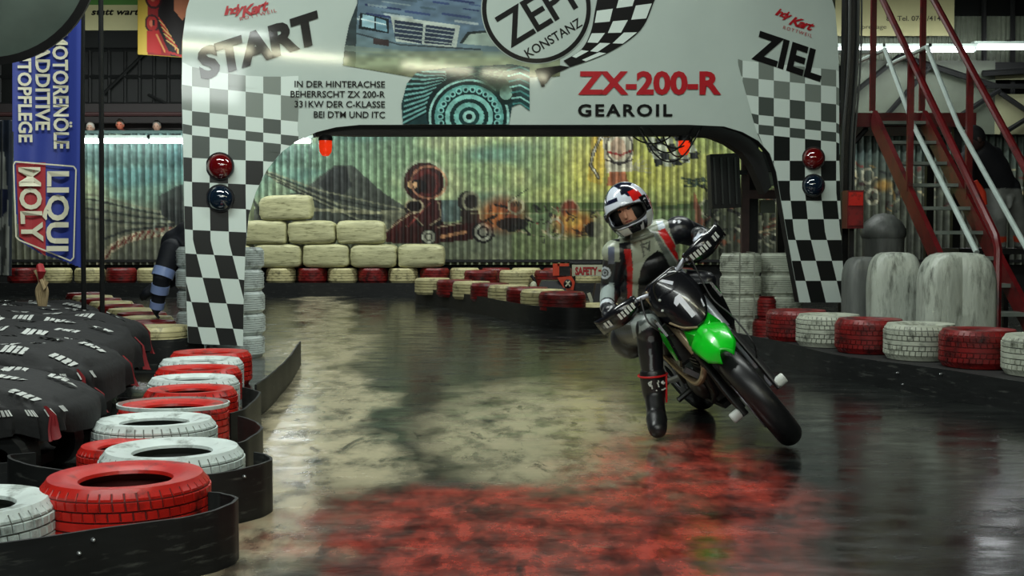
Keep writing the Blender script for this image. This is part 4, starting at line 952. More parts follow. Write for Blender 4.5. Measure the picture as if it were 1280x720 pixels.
# far left hanging banner
cv = Canvas(-40, 150, 17, 345, 1.5, (34, 44, 58)); cv.poly([(-40, 190), (6, 190), (12, 262), (14, 345), (-40, 345)], (150, 154, 146)); cv.poly([(-40, 238), (10, 236), (11, 262), (4, 272), (-40, 268)], (32, 40, 70)); cv.poly([(0, 290), (8, 280), (10, 320), (6, 345)], (64, 68, 66)); cv.line([(2, 150), (4, 345)], 2.5, (40, 44, 46)); cv.grain(12, 0.2)
o = cv.mesh('hanging_banner', lambda x, y: P(x-(y-150)*0.012, y, 11.5+0.04*math.sin(x*0.4)), M_paint, label='white and navy cloth banner hanging at the left picture edge', cat='banner'); sm = o.modifiers.new('t', 'SOLIDIFY'); sm.thickness = 0.01
# convex mirror, upper left
cm = P(-22, -62, 4.6); e = empty('convex_mirror', cm, 'big dark round track mirror with black rim, cut off at the upper left corner', 'mirror')
M = Matrix.Translation(cm) @ Matrix.Rotation(math.radians(96), 4, 'X') @ Matrix.Rotation(math.radians(6), 4, 'Y')
r_ = 0.40; k = MB(); k.lathe([(r_*math.sin(a*0.1)/math.sin(0.8), 0.26*(math.cos(a*0.1)-math.cos(0.8))) for a in range(0, 9)], M, 64); k.build('mirror_dome', mat('mirror_glass', (84, 98, 90), 0.6, 0.0, var=0.2, vscale=5), e)
k = MB(); k.lathe([(r_-0.005, -0.02), (r_+0.026, -0.02), (r_+0.03, 0.02), (r_-0.0, 0.03)], M, 64, closed=True); k.build('rim', M_darkmetal, e)
k = MB(); k.lathe([(0.001, -0.10), (0.2, -0.07), (r_, -0.02)], M, 48); k.build('back_shell', M_darkmetal, e)
k = MB(); k.tube([cm+Vector((0, 0.1, 0)), cm+Vector((0, 0.16, 0.1)), (cm.x, cm.y+0.16, 8.12)], 0.025, 8); k.build('hanger_pole', M_pole, e)

# ------------------------------------------------------------ covered karts
M_cov = mat('black_cover_cloth', (12, 14, 15), 0.8, var=0.3, vscale=5, bump=0.4, bscale=22); M_gus = mat('red_cover_cloth', (128, 28, 34), 0.6, var=0.15); M_cvp = mat('cover_white_print', (176, 180, 176), 0.6)
def cover(cx, cy, L, Wd, top, hem, label, seed):
    e = empty('covered_kart', (cx, cy, 0), label, 'kart', 'karts under black covers')
    n = 128; rings = []
    def surf(t, s_, off=0.0):      # t angle, s_ 0 centre .. 1 shoulder .. 2 hem
        se = lambda v, ex: math.copysign(abs(v)**ex, v)
        ex = 0.32; x = se(math.cos(t), ex); y = se(math.sin(t), ex)
        if s_ <= 1:
            k = s_; bul = (1-k**5)
            z = top-0.10*(k**6)+0.035*noise.noise(Vector((x*k*1.8+seed*7, y*k*1.8, 3)))+0.012*noise.noise(Vector((x*k*7+seed*7, y*k*9, 1)))
            z += 0.022*noise.noise(Vector((x*k*3+seed*5, y*k*14, 2)))+0.05*math.exp(-((x*k+0.1)/0.35)**2)*(1-k*k)
            return Vector((cx+x*k*L/2*0.94, cy+y*k*Wd/2*0.94, z+off))
        k = s_-1; fold = 0.022*k*math.sin(t*23+seed)+0.014*k*math.sin(t*41+seed*2)+0.03*k*noise.noise(Vector((math.cos(t)*4, math.sin(t)*4, seed+k)))
        z = top-0.10-(top-0.10-hem)*k-0.02*k*math.sin(t*9+seed)
        o_ = 0.94+0.06*min(1, k*3)+fold*1.0
        nx = math.cos(t); ny = math.sin(t)
        return Vector((cx+x*L/2*o_+nx*off, cy+y*Wd/2*o_+ny*off, z))
    S = [0.02, 0.2, 0.4, 0.55, 0.7, 0.8, 0.88, 0.94, 0.98, 1.0, 1.06, 1.15, 1.3, 1.5, 1.7, 1.85, 2.0]
    q = MB(); vs = [surf(2*math.pi*k/n, s_) for s_ in S for k in range(n)]; fs = [tuple(range(n))]; 
    for i in range(len(S)-1):
        for k in range(n): fs.append((i*n+k, (i+1)*n+k, (i+1)*n+(k+1) % n, i*n+(k+1) % n))
    q.add(vs, fs); q.build('cover', M_cov, e, smooth=60)
    # red gussets at the corner facing the track
    for t0, wd in ((-0.52, 0.16), (0.5, 0.12)):
        q = MB(); vs = []; fs = []
        for i in range(9):
            k = 1.1+0.98*i/8
            for j in range(7):
                t = t0+(j/6-0.5)*wd*(0.25+(k-1.1)*1.0); vs.append(surf(t, min(k, 2.0), 0.012+0.05*max(0, k-1.75)+(0.008 if j % 2 else 0)))
        for i in range(8):
            for j in range(6): fs.append((i*7+j, (i+1)*7+j, (i+1)*7+j+1, i*7+j+1))
        q.add(vs, fs); q.build('red_gusset', M_gus, e, smooth=60)
    q = MB(); rr = random.Random(seed)
    for row in range(4):
        for cI in range(8):
            xx = -0.86+cI*0.25+0.1*(row % 2)+rr.uniform(-0.03, 0.03); yy = -0.82+row*0.5+rr.uniform(-0.05, 0.05)
            if abs(xx) > 0.95: continue
            def loc(u, v):
                X_, Y_ = xx+u, yy+v; k = (abs(X_)**6.25+abs(Y_)**6.25)**(1/6.25); t = math.atan2(math.copysign(abs(Y_/k)**(1/0.32), Y_), math.copysign(abs(X_/k)**(1/0.32), X_))
                return surf(t, min(max(k, 0.02), 1.0), 0.006)
            for g in range(4):
                u0 = g*0.036-0.07; w_ = 0.026; sl = 0.02
                for (va, vb) in (((-0.05, 0.06),) if g % 2 else ((-0.05, -0.02), (0.02, 0.06), (-0.03, 0.04))):
                    q.add([loc(u0+sl*va*8, va), loc(u0+w_+sl*va*8, va), loc(u0+w_+sl*vb*8, vb), loc(u0+sl*vb*8, vb)], [(0, 1, 2, 3)])
    for g in range(9):       # larger marks on the skirt toward the camera and the track
        t = -2.6+g*0.29
        for j in range(4):
            a = t+j*0.03; q.add([surf(a, 1.18, 0.01), surf(a+0.02, 1.18, 0.01), surf(a+0.012, 1.36, 0.012), surf(a-0.008, 1.36, 0.012)], [(0, 1, 2, 3)])
    q.build('white_print', M_cvp, e, smooth=0, fix=False, kind='stuff')
    q = MB(); q.box((cx, cy, 0.09), (L*0.8, Wd*0.25, 0.05)); q.box((cx, cy, 0.2), (L*0.5, Wd*0.5, 0.2)); q.build('chassis', M_darkmetal, e, smooth=0)
    for sx in (-1, 1):
        for sy in (-1, 1):
            c = Vector((cx+sx*L*0.36, cy+sy*Wd*0.34, 0.14)); q = MB(); q.lathe([(0.06, -0.08), (0.12, -0.085), (0.14, -0.06), (0.14, 0.06), (0.12, 0.085), (0.06, 0.08)], Matrix.Translation(c) @ Matrix.Rotation(math.pi/2, 4, 'X'), 20, closed=True); q.build('wheel', M_black, e)
cover(-2.96, 5.62, 1.9, 0.8, 0.50, 0.25, 'black covered kart nearest to the camera, at the left edge with a red corner flap', 1)
cover(-3.24, 6.72, 2.0, 0.95, 0.55, 0.25, 'second black covered kart from the camera', 2)
cover(-3.62, 7.85, 2.15, 1.15, 0.56, 0.22, 'third black covered kart from the camera', 3)
cover(-4.0, 9.22, 2.2, 1.1, 0.55, 0.2, 'fourth covered kart, just in front of the blue flag', 4)
cover(-5.12, 10.95, 2.6, 1.2, 0.52, 0.2, 'farthest covered kart, behind the blue flag', 5)
cover(-5.9, 7.2, 2.0, 1.2, 0.56, 0.2, 'covered kart in the outer row at the left picture edge', 6)
cover(-6.6, 9.0, 2.0, 1.2, 0.56, 0.2, 'covered kart farther back in the outer row at the left edge', 7)

# ------------------------------------------------------------ safety kart
e = empty('safety_kart', atd(726, 17.2, 0), 'small kart with an upright SAFETY sign parked behind the middle island', 'kart'); D_ = 17.2
M_sg = mat('sign_cream', (196, 198, 172), 0.5); M_or = mat('orange_plastic', (206, 66, 34), 0.4); M_fr = mat('kart_frame_black', (22, 22, 24), 0.4)
s0 = P(715, 331, D_); s1 = P(778, 345, D_); q = MB(); q.box((s0+s1)/2, (s1.x-s0.x, 0.03, s0.z-s1.z)); sg = q.build('sign_board', M_sg, e, smooth=0)
text_on('SAFETY', (719, 343.2), (747, 343.2), 9.5, lambda x, y: P(x, y, D_-0.02), M_redink, sg, bold=0.045); text_on('-', (748, 341), (751.5, 341), 9, lambda x, y: P(x, y, D_-0.02), M_redink, sg, bold=0.05)
q = MB()
for px in (718, 772): q.tube([P(px, 344, D_+0.03), P(px-1, 376, D_+0.05)], 0.018, 6)
q.tube([P(712, 329, D_+0.02), P(780, 329, D_+0.02)], 0.02, 6); q.build('sign_post', M_fr, e)
q = MB(); q.box(P(702, 338, D_), (0.24, 0.18, 0.15)); q.build('engine_box', M_fr, e, smooth=0)
q = MB(); q.box(P(695, 337, D_-0.1), (0.09, 0.06, 0.17)); q.box(P(704, 331, D_-0.1), (0.16, 0.06, 0.04)); q.build('orange_fairing', M_or, e, smooth=0)
q = MB(); c = P(708, 354, D_-0.22); q.add([c+Vector((x, -0.0, z)) for x, z in ((-0.13, 0.08), (0.07, 0.1), (0.12, 0.02), (0.10, -0.10), (-0.02, -0.10))]+[c+Vector((x, 0.03, z)) for x, z in ((-0.13, 0.08), (0.07, 0.1), (0.12, 0.02), (0.10, -0.10), (-0.02, -0.10))], [(0, 1, 2, 3, 4), (9, 8, 7, 6, 5), (0, 5, 6, 1), (1, 6, 7, 2), (2, 7, 8, 3), (3, 8, 9, 4), (4, 9, 5, 0)]); pn = q.build('number_panel', M_or, e, smooth=0)
q = MB(); q.ell(c+Vector((0.02, -0.005, -0.01)), (0.06, 0.012, 0.065)); q.build('panel_disc', M_fr, pn); 
q = MB(); q.tube([c+Vector((-0.01, -0.02, 0.03)), c+Vector((0.05, -0.02, -0.045))], 0.012, 4); q.tube([c+Vector((0.05, -0.02, 0.03)), c+Vector((-0.01, -0.02, -0.045))], 0.012, 4); q.build('panel_mark', M_sg, pn)
q = MB(); a = atd(672, D_, 0.42); q.box(atd(690, D_, 0.40), (0.42, 0.5, 0.16), taper=0.7); q.tube([atd(664, D_-0.2, 0.56), atd(668, D_-0.2, 0.5), atd(672, D_-0.2, 0.3)], 0.022, 6); q.build('seat', M_fr, e)
q = MB(); q.ell(atd(667, D_-0.3, 0.40), (0.05, 0.05, 0.08)); q.build('head_lamp', M_sg, e)
q = MB(); q.box(atd(720, D_, 0.13), (1.1, 1.1, 0.05)); q.box(atd(752, D_-0.2, 0.30), (0.28, 0.5, 0.3), taper=0.6); q.build('chassis', M_fr, e, smooth=0)
q = MB(); 
for px in (741, 762): q.box(atd(px-2, D_-0.32, 0.22), (0.05, 0.04, 0.2), R=Matrix.Rotation(0.35 if px > 750 else -0.35, 3, 'Y'))
q.build('white_stripe', M_sg, e, smooth=0)
for px in (676, 766):
    for dy in (-0.42, 0.42):
        q = MB(); q.lathe([(0.05, -0.06), (0.11, -0.07), (0.13, -0.05), (0.13, 0.05), (0.11, 0.07), (0.05, 0.06)], Matrix.Translation(atd(px, D_+dy, 0.13)) @ Matrix.Rotation(math.pi/2, 4, 'Y'), 18, closed=True); q.build('wheel', M_black, e)

# ------------------------------------------------------------ staircase
ST = empty('steel_staircase', (4.42, 12.0, 0), 'steep red steel staircase with white mid rails and pale treads, at right', 'staircase')
xL, xR = 4.15, 4.72
def zs(y): return 0.86+0.73*(y-11.57)
def zr(y): return 1.08+0.81*(y-10.25)
for x_ in (xL, xR):
    q = MB(); ya, yb = 10.42, 13.85; an = math.atan(0.73); R = Matrix.Rotation(an, 3, 'X'); mid = Vector((x_, (ya+yb)/2, zs((ya+yb)/2)-0.05)); q.box(mid, (0.05, (yb-ya)/math.cos(an), 0.2), R=R); q.build('stringer', M_redsteel, ST, smooth=0)
    q = MB(); y0 = 10.25; q.tube([(x_, y0, 0.02), (x_, y0, zr(y0)-0.06), (x_, y0+0.06, zr(y0+0.06)), (x_, 14.4, zr(14.4)), (x_, 16.0, zr(14.4))], 0.036, 8); q.build('handrail', M_redsteel, ST)
    for yp in ((12.57, 13.9) if x_ == xL else (12.45, 13.9)):
        q = MB(); q.box((x_, yp, (zs(yp)+zr(yp))/2), (0.06, 0.05, zr(yp)-zs(yp))); q.build('baluster', M_redsteel, ST, smooth=0)
    q = MB(); xm = x_+(0.05 if x_ == xL else -0.05); q.tube([(xm, 10.85, 0.98), (xm, 12.62, 2.28), (xm, 13.62, 3.22 if x_ == xL else 3.25), (xm, 15.0, 3.24)], 0.026, 8); q.build('mid_rail', M_whitepipe, ST)
k = 0; zt = 0.16
M_tread = mat('galvanised_tread', (120, 130, 122), 0.4, 0.3, var=0.2)
while zt < 2.45:
    y_ = 11.57+(zt-0.86)/0.73
    q = MB(); q.box(((xL+xR)/2, y_+0.11, zt), (xR-xL-0.05, 0.24, 0.035)); t_ = q.build('tread', M_tread, ST, smooth=0); zt += 0.25
q = MB(); q.box((4.25, 14.55, 2.46), (2.2, 1.3, 0.16)); q.build('platform', M_redsteel, ST, smooth=0)
q = MB(); q.tube([(3.2, 13.95, 3.24), (4.2, 13.95, 3.24)], 0.026, 8); q.tube([(3.3, 15.1, 3.95), (4.7, 14.2, 4.22)], 0.035, 6); q.build('platform_rail', M_whitepipe, ST)
q = MB(); q.tube([(3.2, 13.95, 4.1), (4.15, 13.95, 4.1)], 0.04, 8); q.tube([(4.15, 13.95, 3.85), (4.9, 13.95, 4.2)], 0.03, 6); q.build('platform_rail', M_redsteel, ST)
for xx in (3.35, 5.2):
    for yy in (14.1, 15.0):
        q = MB(); q.box((xx, yy, 1.2), (0.09, 0.09, 2.38)); q.build('platform_post', M_darkmetal, ST, smooth=0)
q = MB(); q.tube([(3.35, 14.1, 1.5), (4.15, 14.1, 2.38)], 0.03, 6); q.build('knee_brace', M_darkmetal, ST)
q = MB(); p0 = atd(1255, 10.6, 0.44); 
for y_, z_ in ((10.7, 0.58), (10.7, 0.22)): q.box((5.25, y_, z_), (0.7, 0.05, 0.03))
q.box((4.88, 10.7, 0.35), (0.05, 0.05, 0.7)); q.box((5.6, 10.7, 0.35), (0.05, 0.05, 0.7))
q.build('low_rack', M_darkmetal, label='low dark rack with pale shelf edges right of the stair foot', cat='rack')

# column with cables
q = MB(); c = atd(1058, 13.05, 0); q.box((c.x, c.y, 4.04), (0.13, 0.13, 8.07)); q.build('trim_column', M_pole, kind='structure', smooth=0)
q = MB()
for k, o_ in enumerate((-0.05, 0.04, 0.075)):
    q.tube(spline([Vector((c.x+o_, c.y-0.085, 8.0)), Vector((c.x+o_+0.01, c.y-0.09, 5.0)), Vector((c.x+o_+0.03, c.y-0.1, 3.2)), Vector((c.x+o_-0.02, c.y-0.09, 2.2)), Vector((c.x+o_-0.03, c.y-0.09, 1.6))], 8), 0.018 if k < 2 else 0.011, 6)
q.build('cable_bundle', mat('cable_grey', (62, 66, 64), 0.4), label='bundle of black and grey cables running down the column beside the arch', cat='cable')
# red cabinet
c = P(1066, 262, 12.75); e = empty('red_cabinet', (c.x, c.y, c.z-0.2), 'red metal cabinet right behind the right arch leg', 'cabinet')
q = MB(); q.box(c, (0.17, 0.2, 0.40)); q.build('body', M_redsteel, e, smooth=0); q = MB(); q.box(c+Vector((0.0, -0.105, 0.11)), (0.15, 0.012, 0.14)); q.build('lid', M_redt, e, smooth=0)
q = MB(); q.box(c+Vector((0.0, -0.105, -0.08)), (0.15, 0.012, 0.18)); q.build('door', M_redt2, e, smooth=0)
q = MB(); q.box((c.x, c.y+0.05, (c.z-0.2)/2), (0.05, 0.05, c.z-0.2)); q.build('stand', M_darkmetal, e, smooth=0)
# grey wrapped barrel
c = atd(1104, 13.4, 0); e = empty('grey_barrel', c, 'grey barrel wrapped in film behind the dirty bales, left of the stairs', 'barrel')
q = MB(); q.lathe([(0.001, 0), (0.2, 0.0), (0.21, 0.4), (0.225, 0.9), (0.23, 1.12), (0.001, 1.13)], Matrix.Translation(c), 32); q.build('body', M_film2, e)
q = MB(); q.lathe([(0.235, 1.1), (0.25, 1.14), (0.245, 1.2), (0.2, 1.28), (0.1, 1.36), (0.001, 1.38)], Matrix.Translation(c), 32); q.build('wrapped_top', M_film2, e)
# speakers on a rusty post
M_rust = mat('rusty_post', (62, 38, 36), 0.6, var=0.3); M_spk = mat('speaker_black', (17, 18, 18), 0.6, var=0.2)
DP = 13.75; c = atd(931, DP, 0)
e = empty('steel_post', c, 'rust brown square post with a cross arm behind the white stacks', 'post')
q = MB(); q.box((c.x, c.y, 1.2), (0.085, 0.085, 2.4)); q.build('upright', M_rust, e, smooth=0)
a = P(936, 243, DP); b = P(978, 243, DP); q = MB(); q.box((a+b)/2+Vector((0, 0, 0)), ((b-a).x, 0.08, 0.1)); q.build('cross_arm', M_rust, e, smooth=0)
q = MB(); q.box((c.x+0.12, c.y+0.3, 1.2), (0.16, 0.12, 2.4)); q.build('dark_upright', M_spk, e, smooth=0)
a = P(889, 192, DP-0.2); b = P(925, 260, DP-0.2); e = empty('loudspeaker', (a+b)/2, 'tall black loudspeaker hanging left of the rusty post', 'loudspeaker'); cc = (a+b)/2; wx, hz = (b-a).x, (a.z-b.z)
q = MB(); q.box(cc+Vector((0, 0.12, 0)), (wx, 0.26, hz), R=Matrix.Rotation(-0.05, 3, 'Y')); q.build('cabinet', M_spk, e, smooth=0)
for k in range(4):
    q = MB(); x_ = cc.x-wx*0.38+k*wx*0.24; q.box((x_, cc.y-0.025, cc.z), (0.02, 0.02, hz*0.86), R=Matrix.Rotation(-0.05, 3, 'Y')); q.build('grille_rib', mat('grey_rib', (52, 56, 54), 0.5), e, smooth=0)
q = MB(); q.box((cc.x+0.12, cc.y+0.15, cc.z+0.1), (0.3, 0.05, 0.05)); q.build('bracket', M_darkmetal, e, smooth=0)
e = empty('tilted_floodlight', P(957, 200, DP-0.1), 'black wedge shaped floodlight housing right of the rusty post', 'floodlight')
q = MB(); A = [P(x, y, DP-0.3) for x, y in ((941, 190), (960, 189), (973, 205), (976, 214), (941, 214))]; q.prism(A, [v+Vector((0, 0.35, 0)) for v in A]); q.build('housing', M_spk, e, smooth=0)
q = MB(); A = [P(x, y, DP-0.25) for x, y in ((951, 215), (970, 215), (969, 232), (951, 232))]; q.prism(A, [v+Vector((0, 0.2, 0)) for v in A]); q.build('lamp_glass', mat('dull_glass', (96, 104, 92), 0.4), e, smooth=0)
q = MB(); A = [P(x, y, DP+0.2) for x, y in ((951, 250), (969, 250), (969, 266), (951, 266))]; q.prism(A, [v+Vector((0, 0.1, 0)) for v in A]); q.build('junction_box', MATS['dull_glass'], label='small pale box below the cross arm of the rusty post', cat='box', smooth=0)

# ------------------------------------------------------------ people
def remesh_body(mb, name, vox, parent, m, paint=None, smooth_it=3):
    me = bpy.data.meshes.new('tmp'); me.from_pydata([tuple(v) for v in mb.v], [], mb.f)
    bm = bmesh.new(); bm.from_mesh(me)
    bmesh.ops.recalc_face_normals(bm, faces=bm.faces); bm.to_mesh(me); bm.free()
    ob = bpy.data.objects.new('tmp', me); COL.objects.link(ob)
    rm_ = ob.modifiers.new('r', 'REMESH'); rm_.mode = 'VOXEL'; rm_.voxel_size = vox; rm_.use_smooth_shade = True
    s_ = ob.modifiers.new('s', 'SMOOTH'); s_.factor = 0.5; s_.iterations = smooth_it
    out = bpy.data.meshes.new_from_object(ob.evaluated_get(bpy.context.evaluated_depsgraph_get()))
    bpy.data.objects.remove(ob); out.name = name
    off = WL[parent.name]; co = np.empty(len(out.vertices)*3, np.float32); out.vertices.foreach_get('co', co); co = co.reshape(-1, 3)
    nr = np.empty(len(out.vertices)*3, np.float32); out.vertices.foreach_get('normal', nr); nr = nr.reshape(-1, 3)
    if paint is not None:
        c = paint(co.astype(float), nr.astype(float))/255; c = np.where(c <= 0.04045, c/12.92, ((c+0.055)/1.055)**2.4)
        at = out.color_attributes.new('paint', 'FLOAT_COLOR', 'POINT'); at.data.foreach_set('color', np.concatenate([c, np.ones((len(c), 1))], 1).astype(np.float32).ravel())
    out.vertices.foreach_set('co', (co-np.array(off, dtype=np.float32)).ravel().astype(np.float32)); out.materials.clear(); out.materials.append(m); out.shade_smooth(); out.update()
    o = bpy.data.objects.new(name, out); link(o, parent); WL[o.name] = Vector(off); return o
M_fig = mat('figure_cloth', (128, 128, 128), 0.7, attr='paint', var=0.15, vscale=12)
M_skin = mat('skin', (186, 134, 108), 0.5)
def hand(mb, wr, d, up, side=1, s=1.0, curl=0.5):
    """palm with four fingers and a thumb; d pointing direction, up = back of the hand normal"""
    wr = Vector(wr); d = Vector(d).normalized(); up = Vector(up); up = (up-d*up.dot(d)).normalized(); r = d.cross(up)*side
    mb.cap(wr, wr+d*0.05*s, 0.026*s, 0.03*s, 10)
    for k, (o_, l_) in enumerate(((-0.030, 0.066), (-0.010, 0.076), (0.010, 0.072), (0.030, 0.056))):
        a = wr+d*0.055*s+r*o_*s; mb.cap(wr+d*0.02*s+r*o_*0.8*s, a, 0.014*s, 0.0115*s, 8)
        an = curl; b = a+(d*math.cos(an)-up*math.sin(an))*l_*0.5*s; c_ = b+(d*math.cos(an*2.2)-up*math.sin(an*2.2))*l_*0.5*s
        mb.cap(a, b, 0.0115*s, 0.010*s, 8); mb.cap(b, c_, 0.010*s, 0.0085*s, 8)
    t0 = wr+d*0.012*s-r*0.028*s; t1 = t0+(d*0.7-r*0.8).normalized()*0.035*s; t2 = t1+(d*0.9-up*0.5-r*0.1).normalized()*0.028*s
    mb.cap(t0, t1, 0.014*s, 0.012*s, 8); mb.cap(t1, t2, 0.012*s, 0.010*s, 8)
def face_head(e, c, fwd, upv, s, hairc, facec=(186, 134, 108), name='head', hair_back=True):
    fwd = Vector(fwd).normalized(); upv = Vector(upv); upv = (upv-fwd*upv.dot(fwd)).normalized(); rt_ = fwd.cross(upv)
    R = Matrix((rt_, fwd, upv)).transposed(); c = Vector(c)
    mf = mat('face_%d_%d_%d' % facec, facec, 0.5)
    q = MB(); q.ell(c, (0.075*s, 0.092*s, 0.112*s), R, 24, 16); q.ell(c+R@Vector((0, 0.03, -0.05))*s, (0.055*s, 0.06*s, 0.055*s), R, 18, 12)
    h_ = remesh_body(q, name, 0.012*s, e, mf, smooth_it=2)
    q = MB(); q.cap(c+R@Vector((0, 0.085, 0.015))*s, c+R@Vector((0, 0.108, -0.022))*s, 0.008*s, 0.014*s, 8); q.build('nose', mf, h_)
    q = MB(); q.ell(c+R@Vector((0, 0.083, -0.055))*s, (0.024*s, 0.01*s, 0.006*s), R, 12, 8); q.build('mouth', mat('lips', (140, 70, 62), 0.5), h_)
    for sx in (-1, 1):
        q = MB(); q.ell(c+R@Vector((sx*0.03, 0.082, 0.018))*s, (0.014*s, 0.01*s, 0.008*s), R, 12, 8); q.build('eye', mat('eye_dark', (40, 34, 32), 0.2), h_)
        q = MB(); q.ell(c+R@Vector((sx*0.078, -0.0, -0.01))*s, (0.01*s, 0.02*s, 0.03*s), R, 10, 8); q.build('ear', mf, h_)
    q = MB(); q.ell(c+R@Vector((0, -0.018, 0.022))*s, (0.084*s, 0.095*s, 0.108*s), R, 24, 14); q.build('hair', mat('hair_%d_%d_%d' % hairc, hairc, 0.7, var=0.3, vscale=40), h_)
# spectators on the gallery, leaning on the rail behind the mural wall
for i, (px, py, hc, clo, l_) in enumerate(((113, 160, (190, 186, 176), (60, 34, 34), 'spectator with pale hair on the gallery, leftmost of three'), (150, 156, (150, 140, 128), (116, 44, 42), 'spectator with a reddish face on the gallery, middle of three'), (196, 158, (120, 118, 112), (46, 48, 52), 'spectator in dark grey leaning over the gallery, rightmost of three'))):
    c = P(px, py, 23.42); e = empty('person', (c.x, c.y+0.1, c.z-1.5), l_, 'person', None)
    q = MB(); nk = c+Vector((0, 0.10, -0.14)); sh = c+Vector((0, 0.12, -0.24)); pv = sh+Vector((0, 0.12, -0.50))
    q.cap(nk+Vector((0, 0, 0.05)), sh, 0.05, 0.07); q.cap(sh+Vector((-0.13, 0, 0)), sh+Vector((0.13, 0, 0)), 0.08, 0.08); q.cap(sh, pv, 0.15, 0.14)
    for s_ in (-1, 1):
        el = sh+Vector((s_*0.24, 0.06, -0.16)); wr_ = sh+Vector((s_*0.12, -0.16, -0.12)); q.cap(sh+Vector((s_*0.16, 0, 0)), el, 0.06, 0.045); q.cap(el, wr_, 0.045, 0.032); hand(q, wr_, (-s_*0.5, -0.2, -0.4), (0, -1, 0), s_, 0.95)
        q.cap(pv+Vector((s_*0.08, 0, 0)), pv+Vector((s_*0.1, 0.02, -0.42)), 0.085, 0.06); q.cap(pv+Vector((s_*0.1, 0.02, -0.42)), pv+Vector((s_*0.1, 0.06, -0.80)), 0.058, 0.04); q.cap(pv+Vector((s_*0.1, 0.06, -0.82)), pv+Vector((s_*0.1, -0.1, -0.85)), 0.04, 0.035)
    remesh_body(q, 'body', 0.024, e, M_fig, lambda co, nr, clo=clo: np.tile(np.array(clo, float), (len(co), 1)))
    face_head(e, c, (0.1, -1, -0.25), (0, 0, 1), 0.92, hc, (196, 110, 84) if i == 1 else (186, 150, 130))
q = MB(); q.box((-7.4, 24.0, 2.06), (8, 0.6, 0.06)); q.build('trim_gallery_deck', M_darkmetal, kind='structure', smooth=0)
# marshal bending behind the left arch leg
DM = 12.1
e = empty('person', atd(240, DM, 0), 'marshal in dark overalls with pale blue reflective bands bending down behind the left arch leg', 'person')
pel = P(262, 322, DM+0.1); nkb = P(222, 300, DM-0.05); q = MB()
sh_l = P(214, 312, DM-0.25); sh_r = P(230, 305, DM+0.15)
q.cap(pel, P(242, 302, DM), 0.2, 0.23, 20); q.cap(P(242, 302, DM), P(222, 306, DM-0.05), 0.23, 0.17, 20); q.cap(sh_l, sh_r, 0.10, 0.10)
hd = P(216, 330, DM+0.3)
elb = P(203, 345, DM-0.32); wrb = P(196, 384, DM-0.25)
q.cap(sh_l, elb, 0.11, 0.095); q.cap(elb, wrb, 0.092, 0.06)
elc = P(212, 350, DM+0.1); wrc = P(184, 366, DM-0.0); q.cap(sh_r, elc, 0.10, 0.085); q.cap(elc, wrc, 0.082, 0.055)
hand(q, wrb, (-0.2, 0, -1), (-1, 0, 0)); hand(q, wrc, (-0.8, 0, -0.5), (0, -1, 0.3))
for s_, dy in ((1, -0.12), (-1, 0.15)):
    hp = pel+Vector((0, dy, 0)); kn = atd(258 if s_ > 0 else 270, DM+dy, 0.47); an = atd(268 if s_ > 0 else 276, DM+dy, 0.08)
    q.cap(hp, kn, 0.115, 0.08); q.cap(kn, an, 0.075, 0.055); q.cap(an+Vector((0, 0, -0.02)), an+Vector((-0.17, 0, -0.035)), 0.045, 0.04)
q.cap(nkb, hd, 0.06, 0.06)
remesh_body(q, 'body', 0.016, e, M_fig, lambda co, nr: np.tile(np.array((26, 30, 38), float), (len(co), 1)))
face_head(e, hd, (-0.6, -0.3, -0.7), (-0.7, 0, 0.6), 1.0, (40, 34, 30))
M_refl = mat('reflective_band', (150, 172, 222), 0.35)
def band(a, b, t, r, w_, par, m):
    a = Vector(a); b = Vector(b); d = (b-a).normalized(); c = a.lerp(b, t); q = MB(); up_ = Vector((0, 1, 0)); x_ = d.cross(up_).normalized(); y_ = d.cross(x_); M = Matrix((x_, y_, d)).transposed().to_4x4(); M.translation = c
    q.lathe([(r, -w_/2), (r+0.006, -w_/2), (r+0.006, w_/2), (r, w_/2)], M, 24, closed=True); return q.build('reflective_band', m, par)
band(sh_l, elb, 0.88, 0.10, 0.09, e, M_refl); band(elb, wrb, 0.40, 0.083, 0.085, e, M_refl); band(elb, wrb, 0.92, 0.066, 0.07, e, M_refl); band(elc, wrc, 0.35, 0.077, 0.08, e, M_refl)
# person climbing the stairs
DS = 13.2; e = empty('person', (4.85, DS, 1.2), 'person in black jacket and grey trousers with orange trim, standing bent on the staircase', 'person')
q = MB(); hd = P(1218, 174, DS-0.3); ck = P(1222, 192, DS-0.15); up1 = P(1232, 206, DS-0.1); pel = P(1250, 232, DS)
q.cap(ck, P(1238, 212, DS-0.05), 0.17, 0.20, 20); q.cap(P(1238, 212, DS-0.05), pel, 0.20, 0.17, 20); q.cap(ck, hd, 0.07, 0.07)
shl = P(1208, 200, DS-0.25); shr = P(1242, 194, DS-0.1); q.cap(shl, shr, 0.10, 0.10); el1 = P(1210, 232, DS-0.4); wr1 = P(1217, 252, DS-0.5); q.cap(shl, el1, 0.085, 0.066); q.cap(el1, wr1, 0.062, 0.045); hand(q, wr1, (0.2, 0, -1), (-1, 0, 0))
el2 = P(1258, 222, DS+0.05); wr2 = P(1262, 250, DS-0.1); q.cap(shr, el2, 0.085, 0.066); q.cap(el2, wr2, 0.062, 0.045); hand(q, wr2, (0.2, 0, -1), (1, 0, 0))
kn = [P(1248, 272, DS-0.15), P(1272, 268, DS+0.1)]; an = [P(1250, 306, DS-0.05), P(1276, 304, DS+0.2)]
for k_, a_, s_ in zip(kn, an, (-1, 1)):
    q.cap(pel+Vector((s_*0.09, 0, -0.02)), k_, 0.13, 0.095); q.cap(k_, a_, 0.09, 0.07); q.cap(a_+Vector((0, 0, -0.06)), a_+Vector((0.02, -0.16, -0.08)), 0.05, 0.042)
